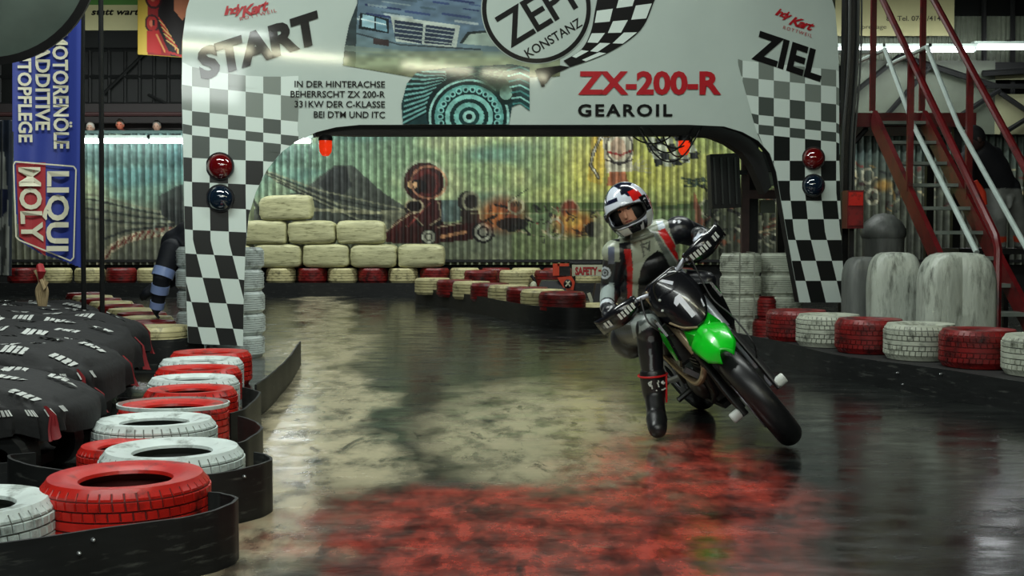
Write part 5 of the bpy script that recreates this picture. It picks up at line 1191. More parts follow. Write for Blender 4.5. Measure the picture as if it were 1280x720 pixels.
def pst(co, nr):
    c = np.tile(np.array((18, 20, 26), float), (len(co), 1)); zc = P(1250, 236, DS).z
    leg = (co[:, 2] < zc) & (co[:, 0] > wr1.x+0.10); c[leg] = (122, 126, 122)
    c[leg & (np.abs(co[:, 2]-(P(0, 299, DS).z)) < 0.035)] = (206, 66, 36)
    c[(co[:, 2] < zc) & (co[:, 0] <= wr1.x+0.10)] = (206, 60, 36); c[co[:, 2] < P(0, 308, DS).z] = (30, 30, 32); return c
remesh_body(q, 'body', 0.018, e, M_fig, pst)
face_head(e, hd, (-0.7, -0.1, -0.5), (0, 0, 1), 1.15, (16, 16, 20), (60, 44, 40))
q = MB(); q.tube([P(1219, 226, DS-0.62), P(1226, 242, DS-0.62), P(1230, 256, DS-0.6)], [0.025, 0.055, 0.035], 10); q.build('orange_glove', mat('orange_cloth', (214, 62, 36), 0.6), e)
q = MB(); b_ = P(1262, 312, DS); q.box((5.2, DS, 1.08-0.12), (0.9, 0.9, 0.06)); q.build('stair_landing', M_darkmetal, label='dark side landing under the person at right', cat='platform', smooth=0)
q = MB(); 
for xx, yy in ((4.8, 12.8), (5.6, 12.8), (4.8, 13.6), (5.6, 13.6)): q.box((xx, yy, 0.47), (0.05, 0.05, 0.94))
o2 = bpy.data.objects[[o.name for o in bpy.data.objects if o.name.startswith('stair_landing')][0]]; q.build('landing_leg', M_darkmetal, o2, smooth=0)
# ------------------------------------------------------------ motorcycle (bike frame: x forward, y left, z up, leaned)
LEAN = math.radians(35.5); HD = math.atan2(-0.987, 0.16)
BR = Matrix.Rotation(HD, 4, 'Z') @ Matrix.Rotation(LEAN, 4, 'X')
BT = Vector((1.505, 6.47, 0.016))-(BR @ Vector((0.69, 0, 0)))
BM = Matrix.Translation(BT) @ BR
def B(x, y, z): return BM @ Vector((x, y, z))
AXF = Vector((0.69, 0, 0.305)); AXR = Vector((-0.69, 0, 0.305)); HEADT = Vector((0.37, 0, 1.0))
RK = Vector((-0.44, 0, 0.9)).normalized()
SM = Matrix.Translation(HEADT) @ Matrix.Rotation(math.radians(-11.0), 4, RK) @ Matrix.Translation(-HEADT)
def S(x, y, z): return BM @ (SM @ Vector((x, y, z)))
def proj(p):
    d = p-Vector((0, 0, CAMZ)); f = Vector((0, math.cos(TH), -math.sin(TH))); u = Vector((0, math.sin(TH), math.cos(TH))); k = d.dot(f); return (640+d.x/k*F, 360-d.dot(u)/k*F)
BK = empty('motorcycle', B(0, 0, 0), 'black and green racing motorcycle with number 1 plate, leaned far over into the turn', 'motorcycle')
M_slick = mat('slick_tyre', (24, 25, 27), 0.38, var=0.25, vscale=10); M_green = mat('green_plastic', (16, 200, 36), 0.28, coat=0.4, var=0.05); M_blk = mat('black_plastic', (20, 21, 25), 0.22, coat=0.5)
M_matte = mat('matte_black', (20, 21, 22), 0.5, var=0.2); M_alu = mat('brushed_aluminium', (168, 172, 180), 0.3, 0.35, var=0.15); M_gold = mat('fork_tube', (176, 160, 130), 0.22, 0.45); M_eng = mat('engine_metal', (72, 74, 72), 0.4, 0.7, var=0.3, vscale=20)
M_nylon = mat('white_nylon', (206, 212, 206), 0.4); M_seat = mat('seat_vinyl', (22, 23, 25), 0.5); M_platewhite = mat('plate_white', (222, 226, 236), 0.35)
def wheel(ax, mx, R, rt, nm, lab=None):
    M = BM @ mx @ Matrix.Translation(ax) @ Matrix.Rotation(math.pi/2, 4, 'X')
    q = MB(); rc = R-rt*0.92; pr = []
    for k in range(17):
        a = math.radians(-118+236*k/16); pr.append((rc+rt*0.92*math.cos(a), rt*math.sin(a)))
    pr += [(rc-0.04, rt*0.55), (rc-0.04, -rt*0.55)]
    q.lathe(pr, M, 72, closed=True); t = q.build(nm, M_slick, BK, label=lab, smooth=50)
    q = MB(); q.lathe([(rc-0.05, -rt*0.6), (rc-0.028, -rt*0.66), (rc-0.028, rt*0.66), (rc-0.05, rt*0.6), (rc-0.062, 0)], M, 60, closed=True); q.build('rim', M_matte, t)
    q = MB(); q.lathe([(0.001, -0.06), (0.032, -0.06), (0.035, -0.04), (0.024, -0.03), (0.024, 0.03), (0.035, 0.04), (0.032, 0.06), (0.001, 0.06)], M, 20); q.build('hub', M_alu, t)
    for k in range(18):
        a = 2*math.pi*k/18; sd = 0.045*(1 if k % 2 else -1); q = MB(); q.tube([M @ Vector((0.032*math.cos(a+0.5), 0.032*math.sin(a+0.5), sd)), M @ Vector(((rc-0.055)*math.cos(a), (rc-0.055)*math.sin(a), 0))], 0.0025, 4); q.build('spoke', M_alu, t, smooth=0)
    q = MB(); sgn = -1 if R > 0.3 and ax.x < 0 else 1; q.lathe([(0.09, -0.072*-1), (0.145, 0.072), (0.145, 0.077), (0.09, 0.077)], M, 40, closed=True); q.build('brake_disc', M_alu, t)
    return t
wheel(AXF, SM, 0.310, 0.069, 'front_wheel'); wheel(AXR, Matrix.Identity(4), 0.305, 0.078, 'rear_wheel')
# forks, clamps
for sy in (-1, 1):
    y = 0.105*sy; a = AXF+Vector((-0.03, 0, 0)); top = a+RK*0.86
    pt = lambda t, dy=0: S(a.x+RK.x*t, y+dy, a.z+RK.z*t)
    q = MB(); q.tube([pt(0.40), pt(0.84)], 0.029, 16); lg = q.build('fork_outer_tube', M_gold if sy < 0 else M_alu, BK)
    q = MB(); q.tube([pt(0.0), pt(0.42)], 0.022, 14); q.build('fork_slider', M_alu if sy > 0 else M_matte, BK)
    q = MB(); q.tube([pt(-0.03, 0.012*sy)-(BR.to_3x3() @ Vector((-0.025, 0, 0))), pt(0.12, 0.014*sy)+(BR.to_3x3() @ Vector((0.03, 0, 0))), pt(0.38, 0.008*sy)+(BR.to_3x3() @ Vector((0.035, 0, 0)))], [0.030, 0.034, 0.022], 12, flat=0.6); q.build('fork_guard', M_matte, BK)
    q = MB(); q.tube([S(AXF.x, y, AXF.z), S(AXF.x, y+0.05*sy, AXF.z)], 0.013, 10); q.build('axle', M_alu, BK)
    q = MB(); q.tube([S(AXF.x, y+(0.022-0.012*(sy > 0))*sy, AXF.z), S(AXF.x, y+(0.028-0.012*(sy > 0))*sy, AXF.z), S(AXF.x, y+(0.076-0.012*(sy > 0))*sy, AXF.z), S(AXF.x, y+(0.083-0.012*(sy > 0))*sy, AXF.z)], [0.024, 0.031, 0.031, 0.026], 18); q.build('axle_slider', M_nylon, BK)
    q = MB(); q.tube([S(AXR.x, 0, AXR.z) if False else B(AXR.x, 0.11*sy, AXR.z), B(AXR.x, 0.2*sy, AXR.z)], 0.026, 14); q.build('rear_axle_slider', M_eng, BK)
for t, w_ in ((0.64, 0.27), (0.82, 0.26)):
    c = AXF+Vector((-0.03, 0, 0))+RK*t; q = MB(); q.box(S(c.x-0.02, 0, c.z), (0.09, w_, 0.035), R=(BR @ SM).to_3x3() @ Matrix.Rotation(-0.45, 3, 'Y')); q.build('triple_clamp', M_matte, BK, smooth=0)
# brake caliper and hoses
q = MB(); q.box(S(0.60, 0.085, 0.36), (0.10, 0.05, 0.12), R=(BR @ SM).to_3x3()); q.build('brake_caliper', M_eng, BK, smooth=0)
q = MB(); q.tube(spline([S(0.60, 0.10, 0.42), S(0.68, 0.16, 0.55), S(0.60, 0.17, 0.72), S(0.52, 0.15, 0.86), S(0.46, 0.2, 1.08)], 6), 0.005, 6); q.build('brake_hose', M_matte, BK)
q = MB(); q.tube(spline([S(0.45, -0.15, 1.09), S(0.55, -0.2, 0.98), S(0.52, -0.16, 0.84), S(0.36, -0.12, 0.8)], 6), 0.005, 6); q.tube(spline([S(0.45, 0.15, 1.09), S(0.58, 0.1, 1.1), S(0.55, -0.05, 1.12), S(0.40, -0.1, 0.95)], 6), 0.005, 6); q.build('cables', M_matte, BK)
# number plate fairing: superellipse shield, convex
def plate_pt(u, v, off=0.0):   # u -1..1 across, v -1..1 up
    wdt = 0.142*(1-0.16*max(0, -v)-0.05*max(0, v)**2); y = u*wdt; z = 0.948+v*0.162; x = 0.515-0.07*v-0.055*u*u-0.02*v*v+off
    return S(x, y, z)
q = MB(); n, m_ = 40, 12; vs = []; fs = []
for i in range(m_+1):
    k = i/m_
    for j in range(n):
        t = 2*math.pi*j/n; se = lambda v, e: math.copysign(abs(v)**e, v); vs.append(plate_pt(se(math.cos(t), 0.8)*k, se(math.sin(t), 0.8)*k))
for i in range(m_):
    for j in range(n): fs.append((i*n+j, i*n+(j+1) % n, (i+1)*n+(j+1) % n, (i+1)*n+j))
q.add(vs, fs); pl = q.build('number_plate', M_blk, BK); sm = pl.modifiers.new('s', 'SOLIDIFY'); sm.thickness = 0.006
q = MB(); q.add([plate_pt(u, v, 0.007) for u, v in ((-0.02, 0.22), (-0.02, 0.0), (-0.02, -0.35), (-0.02, -0.62), (0.20, -0.62), (0.20, -0.35), (0.20, 0.0), (0.20, 0.22), (-0.20, 0.10), (-0.20, -0.04))], [(0, 1, 6, 7), (1, 2, 5, 6), (2, 3, 4, 5), (8, 9, 1, 0)]); q.build('number_one', M_platewhite, pl, smooth=0, fix=False)
for pts in (((-0.12, 0.93), (0.02, 0.93), (0.34, 0.62), (0.22, 0.56)), ((0.72, -0.4), (0.8, -0.36), (0.74, -0.62), (0.66, -0.62))):
    q = MB(); q.add([plate_pt(u, v, 0.006) for u, v in pts], [(0, 1, 2, 3)]); q.build('white_sticker', M_platewhite, pl, smooth=0, fix=False)
for u, v in ((-0.55, 0.42), (-0.72, 0.1)):
    q = MB(); q.ell(plate_pt(u, v, 0.004), (0.008, 0.008, 0.008), n=10, m=6); q.build('rivet', M_nylon, pl)
q = MB(); q.tube(spline([plate_pt(-0.86, -0.35, 0.01), plate_pt(-0.6, -0.7, 0.015), plate_pt(-0.1, -0.97, 0.012)], 6), 0.006, 6); q.build('edge_strip', M_gold, pl)
# front fender
def fend(t, u, off=0.0):      # t 0 rear .. 1 nose, u -1..1
    x = 0.50+0.33*t; z = 0.735+0.02*math.sin(t*3.0)-0.09*t*t; w_ = 0.105*(1-0.35*t**3) if t > 0.2 else 0.085+0.1*t
    if t > 0.85: w_ *= max(0.25, 1-(t-0.85)*3.2)
    crown = 0.035*(1-abs(u)**1.6)+0.014*(1 if abs(u) < 0.35 else 0)*min(1, t*3)*(1-t)
    return S(x, u*w_*1.12, z+crown-0.03*abs(u)**3+off)
q = MB(); nu, nt_ = 16, 18; vs = [fend(j/nt_, -1+2*i/nu) for j in range(nt_+1) for i in range(nu+1)]
q.add(vs, [(j*(nu+1)+i, j*(nu+1)+i+1, (j+1)*(nu+1)+i+1, (j+1)*(nu+1)+i) for j in range(nt_) for i in range(nu)])
fd = q.build('front_fender', M_green, BK, smooth=25); sm = fd.modifiers.new('s', 'SOLIDIFY'); sm.thickness = 0.006
# green lower plate skirt that joins plate and fender (the faceted green shield under the plate)
q = MB(); A = [(-0.085, 0.80), (0.085, 0.80), (0.115, 0.70), (0.09, 0.60), (0.0, 0.555), (-0.09, 0.60), (-0.115, 0.70)]
fr1 = [S(0.60-0.10*abs(y)/0.1+(0.03 if i == 4 else 0), y, z) for i, (y, z) in enumerate(A)]; bk1 = [S(0.57-0.10*abs(y)/0.1, y, z) for y, z in A]
cf = S(0.655, 0, 0.70); q.add(fr1+[cf], [(i, (i+1) % 7, 7) for i in range(7)]); q.add(fr1+bk1, [(i, (i+1) % 7, 7+(i+1) % 7, 7+i) for i in range(7)]+[tuple(range(13, 6, -1))]); q.build('front_shield', M_green, BK, smooth=12)
# handlebar
hb = spline([S(0.31, -0.385, 1.085), S(0.335, -0.26, 1.095), S(0.375, -0.16, 1.075), S(0.38, -0.06, 1.05), S(0.38, 0.06, 1.05), S(0.375, 0.16, 1.085), S(0.335, 0.26, 1.10), S(0.31, 0.385, 1.085)], 6)
q = MB(); q.tube(hb, 0.0125, 12); q.build('handlebar', M_alu, BK)
q = MB(); q.tube([S(0.38, -0.10, 1.085), S(0.38, -0.08, 1.09), S(0.38, 0.08, 1.09), S(0.38, 0.10, 1.085)], [0.012, 0.018, 0.018, 0.012], 12); q.build('crossbar_pad', M_blk, BK)
for sy in (-1, 1):
    q = MB(); q.tube([S(0.309, 0.39*sy, 1.085), S(0.333, 0.265*sy, 1.10)], 0.018, 12); q.build('grip', M_matte, BK)
    q = MB(); q.tube([S(0.345, 0.245*sy, 1.10), S(0.40, 0.25*sy, 1.095), S(0.405, 0.30*sy, 1.09), S(0.375, 0.40*sy, 1.075)], [0.012, 0.009, 0.007, 0.008], 8); q.build('lever', M_alu, BK)
    # hand guard: bent shield in front of the hand
    q = MB(); vs = []; nn = 14
    for i in range(nn+1):
        t = i/nn; y = (0.17+0.27*t)*sy; x = 0.43+0.05*math.sin(t*math.pi)-0.07*t*t; hh = 0.033+0.026*math.sin(min(1, t*1.3)*math.pi*0.8)
        for k, zz in enumerate((-1, -0.5, 0, 0.5, 1)): vs.append(S(x-0.02*zz*zz, y, 1.085+zz*hh))
    q.add(vs, [(i*5+k, i*5+k+1, (i+1)*5+k+1, (i+1)*5+k) for i in range(nn) for k in range(4)]); hg = q.build('hand_guard', M_blk, BK); sm = hg.modifiers.new('s', 'SOLIDIFY'); sm.thickness = 0.008
    q = MB(); rr = random.Random(4+sy)
    for g in range(9):
        t0 = 0.12+g*0.085; 
        if rr.random() < 0.12: continue
        for zz in ((-0.3, 0.35) if g % 3 else (-0.3, 0.0), (0.05, 0.35)) if g % 2 else ((-0.3, 0.35),):
            c4 = []
            for tt, z_ in ((t0, zz[0]), (t0+0.055, zz[0]), (t0+0.055, zz[1]), (t0, zz[1])):
                y = (0.17+0.27*tt)*sy; x = 0.43+0.05*math.sin(tt*math.pi)-0.07*tt*tt+0.010-0.02*z_*z_; c4.append(S(x, y, 1.085+z_*0.055))
            q.add(c4, [(0, 1, 2, 3)])
    q.build('white_print', M_nylon, hg, smooth=0, fix=False, kind='stuff')
    q = MB(); q.tube([S(0.345, 0.19*sy, 1.105), S(0.44, 0.18*sy, 1.09)], 0.008, 6); q.tube([S(0.309, 0.395*sy, 1.085), S(0.36, 0.43*sy, 1.085)], 0.012, 8); q.build('guard_bracket', M_alu, BK)
# tank, shrouds, seat, tail
def loft(secs, m, name, mi=None, n=16, parent=None, **kw):   # sections (x, z centre, half width, half height, exponent)
    q = MB(); vs = []; fs = []
    for (x, zc, hw, hh, ex) in secs:
        for k in range(n):
            t = 2*math.pi*k/n; se = lambda v: math.copysign(abs(v)**ex, v); vs.append(B(x, se(math.cos(t))*hw, zc+se(math.sin(t))*hh))
    for i in range(len(secs)-1):
        for k in range(n): fs.append((i*n+k, i*n+(k+1) % n, (i+1)*n+(k+1) % n, (i+1)*n+k))
    fs += [tuple(range(n-1, -1, -1)), tuple((len(secs)-1)*n+k for k in range(n))]
    q.add(vs, fs); return q.build(name, m, parent or BK, **kw)
loft([(0.36, 0.86, 0.07, 0.06, 0.8), (0.28, 0.88, 0.12, 0.09, 0.7), (0.12, 0.87, 0.12, 0.10, 0.7), (-0.02, 0.84, 0.09, 0.08, 0.7)], M_blk, 'fuel_tank', n=20)
loft([(0.16, 0.955, 0.04, 0.02, 0.8), (0.10, 0.955, 0.07, 0.035, 0.7), (-0.10, 0.925, 0.09, 0.04, 0.7), (-0.35, 0.925, 0.11, 0.045, 0.7), (-0.62, 0.945, 0.08, 0.03, 0.7), (-0.70, 0.95, 0.04, 0.015, 0.8)], M_seat, 'seat', n=20)
loft([(-0.35, 0.86, 0.10, 0.05, 0.7), (-0.65, 0.89, 0.10, 0.035, 0.7), (-0.9, 0.93, 0.07, 0.015, 0.8)], M_green, 'rear_fender', n=16)
for sy in (-1, 1):
    A = [(0.50, 0.93), (0.53, 0.84), (0.44, 0.66), (0.34, 0.60), (0.22, 0.72), (0.05, 0.80), (0.04, 0.86), (0.25, 0.93)]
    o_ = [B(x, sy*(0.165+0.03*(x > 0.3)-0.0), z) for x, z in A]; i_ = [B(x, sy*(0.15+0.03*(x > 0.3)), z) for x, z in A]
    q = MB(); q.prism(o_, i_); sh_ = q.build('radiator_shroud', M_blk, BK, smooth=20)
    q = MB(); A2 = [(0.50, 0.90), (0.515, 0.84), (0.43, 0.67), (0.38, 0.66), (0.40, 0.80)]; q.prism([B(x, sy*0.199, z) for x, z in A2], [B(x, sy*0.194, z) for x, z in A2]); q.build('green_flash', M_green, sh_, smooth=0)
    q = MB(); q.box(B(0.34, sy*0.115, 0.74), (0.035, 0.11, 0.24), R=BR.to_3x3()); q.build('radiator', M_eng, BK, smooth=0)
    q = MB(); q.tube([B(0.36, 0.03*sy, 0.93), B(0.2, 0.12*sy, 0.80), B(-0.05, 0.13*sy, 0.62), B(-0.14, 0.12*sy, 0.38)], [0.03, 0.03, 0.028, 0.028], 8, flat=0.7); q.build('frame_spar', M_matte, BK)
    q = MB(); q.tube([B(0.40, 0.03*sy, 0.86), B(0.37, 0.07*sy, 0.60), B(0.27, 0.09*sy, 0.34), B(0.12, 0.10*sy, 0.26), B(-0.14, 0.10*sy, 0.30)], 0.017, 8); q.build('frame_cradle', M_matte, BK)
    q = MB(); q.tube([B(-0.1, 0.09*sy, 0.42), B(-0.4, 0.125*sy, 0.36), B(-0.69, 0.125*sy, 0.305)], [0.034, 0.03, 0.026], 10, flat=0.7); q.build('swingarm', M_alu, BK)
    q = MB(); q.tube([B(-0.08, 0.13*sy, 0.34), B(-0.08, 0.24*sy, 0.335)], 0.018, 8); q.build('foot_peg', M_eng, BK)
    A = [(-0.05, 0.88), (-0.30, 0.90), (-0.62, 0.93), (-0.50, 0.80), (-0.28, 0.66), (-0.1, 0.72)]
    q = MB(); q.prism([B(x, sy*0.145, z) for x, z in A], [B(x, sy*0.125, z) for x, z in A]); q.build('side_panel', M_blk, BK, smooth=0)
# engine
q = MB(); q.box(B(0.06, 0, 0.38), (0.36, 0.2, 0.2), R=BR.to_3x3(), taper=0.85); q.ell(B(-0.02, 0.10, 0.38), (0.12, 0.06, 0.12), BR.to_3x3(), 20, 10); q.ell(B(0.04, -0.10, 0.38), (0.11, 0.055, 0.11), BR.to_3x3(), 20, 10); q.build('crankcase', M_eng, BK, smooth=30)
q = MB(); 
for k in range(6): q.box(B(0.15+k*0.006, 0, 0.50+k*0.028), (0.15, 0.15, 0.016), R=BR.to_3x3())
q.box(B(0.165, 0, 0.57), (0.11, 0.11, 0.2), R=BR.to_3x3()); q.box(B(0.19, 0, 0.70), (0.16, 0.14, 0.09), R=BR.to_3x3(), taper=0.8); q.build('cylinder_block', M_eng, BK, smooth=0)
q = MB(); q.box(B(0.12, -0.12, 0.62), (0.10, 0.04, 0.06), R=BR.to_3x3()); q.box(B(0.20, -0.13, 0.50), (0.03, 0.03, 0.09), R=BR.to_3x3() @ Matrix.Rotation(0.5, 3, 'X')); q.build('bracket', M_alu, BK, smooth=0)
q = MB(); q.tube(spline([B(0.24, 0.0, 0.66), B(0.33, -0.03, 0.62), B(0.33, -0.09, 0.50), B(0.22, -0.14, 0.44), B(0.05, -0.15, 0.52), B(-0.2, -0.15, 0.68), B(-0.34, -0.16, 0.74)], 6), 0.02, 10); q.build('exhaust_header', M_gold, BK)
q = MB(); q.tube([B(-0.32, -0.165, 0.735), B(-0.36, -0.17, 0.745), B(-0.74, -0.18, 0.84), B(-0.78, -0.18, 0.85)], [0.03, 0.05, 0.05, 0.035], 16); q.build('muffler', M_alu, BK)
q = MB(); q.box(B(0.10, 0, 0.245), (0.34, 0.2, 0.03), R=BR.to_3x3()); q.build('skid_plate', M_matte, BK, smooth=0)
q = MB(); q.tube([B(-0.2, 0, 0.80), B(-0.24, 0, 0.48)], [0.035, 0.03], 12); q.build('shock_absorber', M_eng, BK)
q = MB(); q.tube([B(-0.08, 0.115, 0.42), B(-0.69, 0.10, 0.36)], 0.008, 6); q.tube([B(-0.08, 0.115, 0.37), B(-0.69, 0.10, 0.25)], 0.008, 6); q.build('drive_chain', M_eng, BK)

# ------------------------------------------------------------ rider
RD = empty('person', G(822, 548), 'motorcycle racer in black, grey and red leathers and white helmet, hanging off the leaning motorcycle', 'person')
q = MB()
pel = B(-0.13, -0.05, 1.06)
gr_r = S(0.318, -0.33, 1.09); gr_l = S(0.318, 0.33, 1.09)
chest = P(815, 328, 6.98); nk = P(802, 296, 6.95); up_c = P(808, 310, 6.98)
sR = P(772, 316, 7.0); sL = P(849, 287, 7.07)
eR = P(763, 362, 7.12); eL = P(886, 300, 7.26)
bar_dir = (S(0, 1, 0)-S(0, 0, 0)).normalized(); bfwd = (S(1, 0, 0)-S(0, 0, 0)).normalized(); bup = (S(0, 0, 1)-S(0, 0, 0)).normalized()
wR = gr_r-bfwd*0.075+bup*0.035-bar_dir*0.005; wL = gr_l-bfwd*0.08+bup*0.035
waist = P(812, 352, 7.12)
# torso as flattened stacked ellipsoids joined with capsules
def tor(c, w_, dp, h, tilt): q.ell(c, (w_, dp, h), Matrix.Rotation(tilt, 3, 'Y'), 28, 16)
tl = math.radians(-20)
tor(P(808, 312, 7.03), 0.185, 0.115, 0.11, tl); tor(P(812, 330, 7.05), 0.175, 0.125, 0.12, tl); tor(waist, 0.145, 0.115, 0.14, tl*0.8); tor(P(815, 368, 7.2), 0.155, 0.13, 0.12, tl); tor(pel, 0.165, 0.14, 0.12, math.radians(-25)); tor(P(797, 392, 7.3), 0.165, 0.14, 0.12, math.radians(-25)); tor(P(788, 422, 7.36), 0.125, 0.13, 0.13, 0)
q.cap(up_c, nk, 0.075, 0.062); q.cap(sR, sL, 0.078, 0.078); q.cap(P(790, 308, 7.12), P(825, 294, 7.14), 0.10, 0.10)
for s_, e_, w_ in ((sR, eR, wR), (sL, eL, wL)):
    q.cap(s_, e_, 0.082, 0.062); q.cap(e_, e_.lerp(w_, 0.5), 0.060, 0.053); q.cap(e_.lerp(w_, 0.5), w_, 0.053, 0.040)
    q.ell(s_, (0.094, 0.088, 0.082), None, 20, 12)
# gloved hands: palm over the grip, fingers curl round it
def grip_hand(gc, w_, sy):
    d = (gc-w_).normalized()
    pc = gc-bfwd*0.022+bup*0.024
    q.cap(w_, pc, 0.034, 0.036, 12); q.cap(pc-bar_dir*0.03, pc+bar_dir*0.03, 0.026, 0.026, 12)
    for k in range(4):
        o_ = bar_dir*(-0.036+0.024*k); L_f = (0.9, 1.05, 1.0, 0.85)[k if sy > 0 else 3-k]
        k0 = gc+o_+bup*0.032-bfwd*0.008; k1 = gc+o_+bfwd*0.030*L_f+bup*0.020; k2 = gc+o_+bfwd*0.030*L_f-bup*0.012; k3 = gc+o_+bfwd*0.006-bup*0.027
        q.cap(pc+o_, k0, 0.012, 0.0115, 8); q.cap(k0, k1, 0.0115, 0.0105, 8); q.cap(k1, k2, 0.0105, 0.0098, 8); q.cap(k2, k3, 0.0098, 0.009, 8)
    ins = -bar_dir*sy
    t0 = pc+ins*0.03; t1 = gc+ins*0.058-bup*0.002-bfwd*0.016; t2 = gc+ins*0.052-bup*0.024+bfwd*0.008; q.cap(t0, t1, 0.014, 0.0125, 8); q.cap(t1, t2, 0.0125, 0.0105, 8)
grip_hand(gr_r, wR, -1); grip_hand(gr_l, wL, 1)
# legs
kR = P(811, 411, 6.78); aR = P(818, 494, 6.80); hipR = P(790, 412, 7.30)
q.cap(hipR, hipR.lerp(kR, 0.5), 0.108, 0.093, 20); q.cap(hipR.lerp(kR, 0.5), kR, 0.093, 0.074, 20); q.cap(kR, kR.lerp(aR, 0.35), 0.074, 0.073); q.cap(kR.lerp(aR, 0.35), aR, 0.073, 0.052); q.ell(kR+Vector((0, -0.02, 0)), (0.076, 0.068, 0.088))
kL = B(0.12, 0.26, 0.86); aL = B(-0.08, 0.22, 0.46); hipL = pel+Vector((0.09, -0.0, 0.0))
q.cap(hipL, hipL.lerp(kL, 0.5), 0.105, 0.09, 20); q.cap(hipL.lerp(kL, 0.5), kL, 0.09, 0.066, 20); q.cap(kL, kL.lerp(aL, 0.35), 0.064, 0.062); q.cap(kL.lerp(aL, 0.35), aL, 0.062, 0.05)
W_ = lambda a: np.array([proj(Vector(v)) for v in a])
def paint_r(co, nr):
    pr = W_(co); X_, Y_ = pr[:, 0], pr[:, 1]; n_ = len(co)
    c = np.tile(np.array((22, 24, 30), float), (n_, 1)); front = nr[:, 1] < 0.25
    def seg(a, b):
        a = np.array(a); b = np.array(b); d = b-a; t = np.clip(((co-a)@d)/(d@d), 0, 1); return np.linalg.norm(co-a-t[:, None]*d, axis=1), t
    dar, _ = seg(sR, eR); dar2, tR = seg(eR, wR); dal, _ = seg(sL+Vector((0.02, 0, 0)), eL); dal2, tL = seg(eL, wL); dk, _ = seg(hipR, kR); dsh, tsh = seg(kR, aR); dll, _ = seg(hipL, kL)
    dto = np.minimum(seg(up_c, waist)[0]-0.12, seg(waist, pel)[0]-0.12)
    def inp(pts):
        ins = np.zeros(n_, bool); m = len(pts)
        for i in range(m):
            (xa, ya), (xb, yb) = pts[i], pts[(i+1) % m]
            if ya == yb: continue
            ins ^= ((ya > Y_) != (yb > Y_)) & (X_ < (xb-xa)*(Y_-ya)/(yb-ya)+xa)
        return ins
    torso = (np.minimum(dar, dar2) > 0.083) & (np.minimum(dal, dal2) > 0.083) & (co[:, 2] > pel.z-0.02) & (np.minimum(dk, dll) > 0.10)
    tb = torso & front
    c[tb] = (150, 158, 138)
    arms = (~torso) 
    body_like = front & (Y_ < 392)
    def put(pts, col, m=None): k = inp(pts) & front & (tb if m is None else m); c[k] = col
    allf = front & (Y_ < 400) & (dar2 > 0.06)
    put([(775, 300), (800, 294), (806, 300), (822, 290), (836, 292), (858, 336), (858, 356), (842, 336), (828, 318), (815, 324), (806, 340), (802, 392), (776, 392), (776, 330), (774, 316)], (158, 166, 146), allf & (dal > 0.05))
    put([(774, 304), (788, 302), (791, 330), (786, 392), (776, 392), (775, 330)], (24, 26, 30), allf)
    put([(780, 312), (789, 311), (791, 338), (790, 392), (784, 392), (784, 338)], (176, 32, 30), allf)
    put([(798, 352), (801, 337), (808, 323), (822, 313), (832, 317), (844, 336), (854, 356), (846, 400), (795, 400)], (17, 18, 19), allf)
    put([(822, 282), (830, 278), (856, 330), (858, 350), (850, 338), (834, 312)], (150, 156, 148), allf)
    put([(832, 262), (862, 264), (884, 288), (900, 300), (866, 334), (852, 318), (838, 292)], (22, 24, 30), allf)
    put([(820, 276), (828, 276), (832, 284), (824, 289)], (206, 216, 226), allf)
    put([(822, 289), (831, 285), (841, 301), (856, 330), (854, 336), (836, 311)], (192, 30, 28), allf)
    put([(813, 288), (820, 290), (846, 330), (858, 356), (853, 358), (836, 330)], (96, 104, 96), allf)
    put([(799, 306), (813, 301), (812, 314)], (70, 74, 66), allf); put([(803, 307), (811, 304), (810, 310)], (158, 166, 146), allf)
    put([(800, 300), (802, 300), (806, 320), (804, 322)], (90, 96, 86), allf)
    # arm trims
    c[(dar < 0.1) & front & (Y_ > 308) & (Y_ < 330) & (X_ > 760) & (X_ < 768)] = (84, 92, 112)
    r1 = np.hypot(X_-756, Y_-341); c[(r1 < 7.5) & (r1 > 4.8) & front & (X_ < 768)] = (196, 206, 214); c[(r1 < 3.2) & (r1 > 1.6) & front] = (160, 170, 176)
    k = (dar2 < 0.075) & front & (tR > 0.25) & (tR < 0.8); c[k & (X_ < wR.x*0+768)] = (150, 162, 160)
    k = (dar2 < 0.075) & (tR > 0.86) & (tR < 1.0); c[k] = (206, 214, 220)
    k = (dal2 < 0.07) & (tL > 0.78) & (tL < 0.97) & front; c[k] = (206, 212, 224)
    k = inp([(866, 300), (872, 292), (881, 292), (882, 304), (874, 310), (877, 298), (871, 300), (869, 309)]); c[k & front] = (196, 204, 220)
    r2 = np.hypot(X_-843, Y_-277); c[(r2 < 2) & front] = (220, 224, 230); r2 = np.hypot(X_-849, Y_-277); c[(r2 < 2) & front] = (220, 224, 230)
    # thigh and knee
    k = inp([(788, 404), (796, 392), (812, 386), (824, 390), (834, 404), (838, 420), (824, 412), (812, 408), (802, 414), (792, 424)]); c[k & front & (co[:, 1] < 7.3)] = (140, 150, 146)
    k = inp([(796, 402), (806, 398), (808, 402), (800, 408)]); c[k & front & (co[:, 1] < 7.1)] = (80, 88, 86)
    r3 = np.hypot(X_-814, Y_-424); c[(r3 < 4) & front & (dsh < 0.09)] = (110, 120, 124)
    c[(dsh < 0.085) & front & (np.abs(X_-(813+(Y_-440)*0.06)) < 1.6) & (Y_ > 436) & (Y_ < 470)] = (120, 130, 134)
    return c
print('rider joints px', [tuple(round(v) for v in proj(p)) for p in (pel, gr_r, gr_l, wR, wL, kR, aR, kL, aL)])
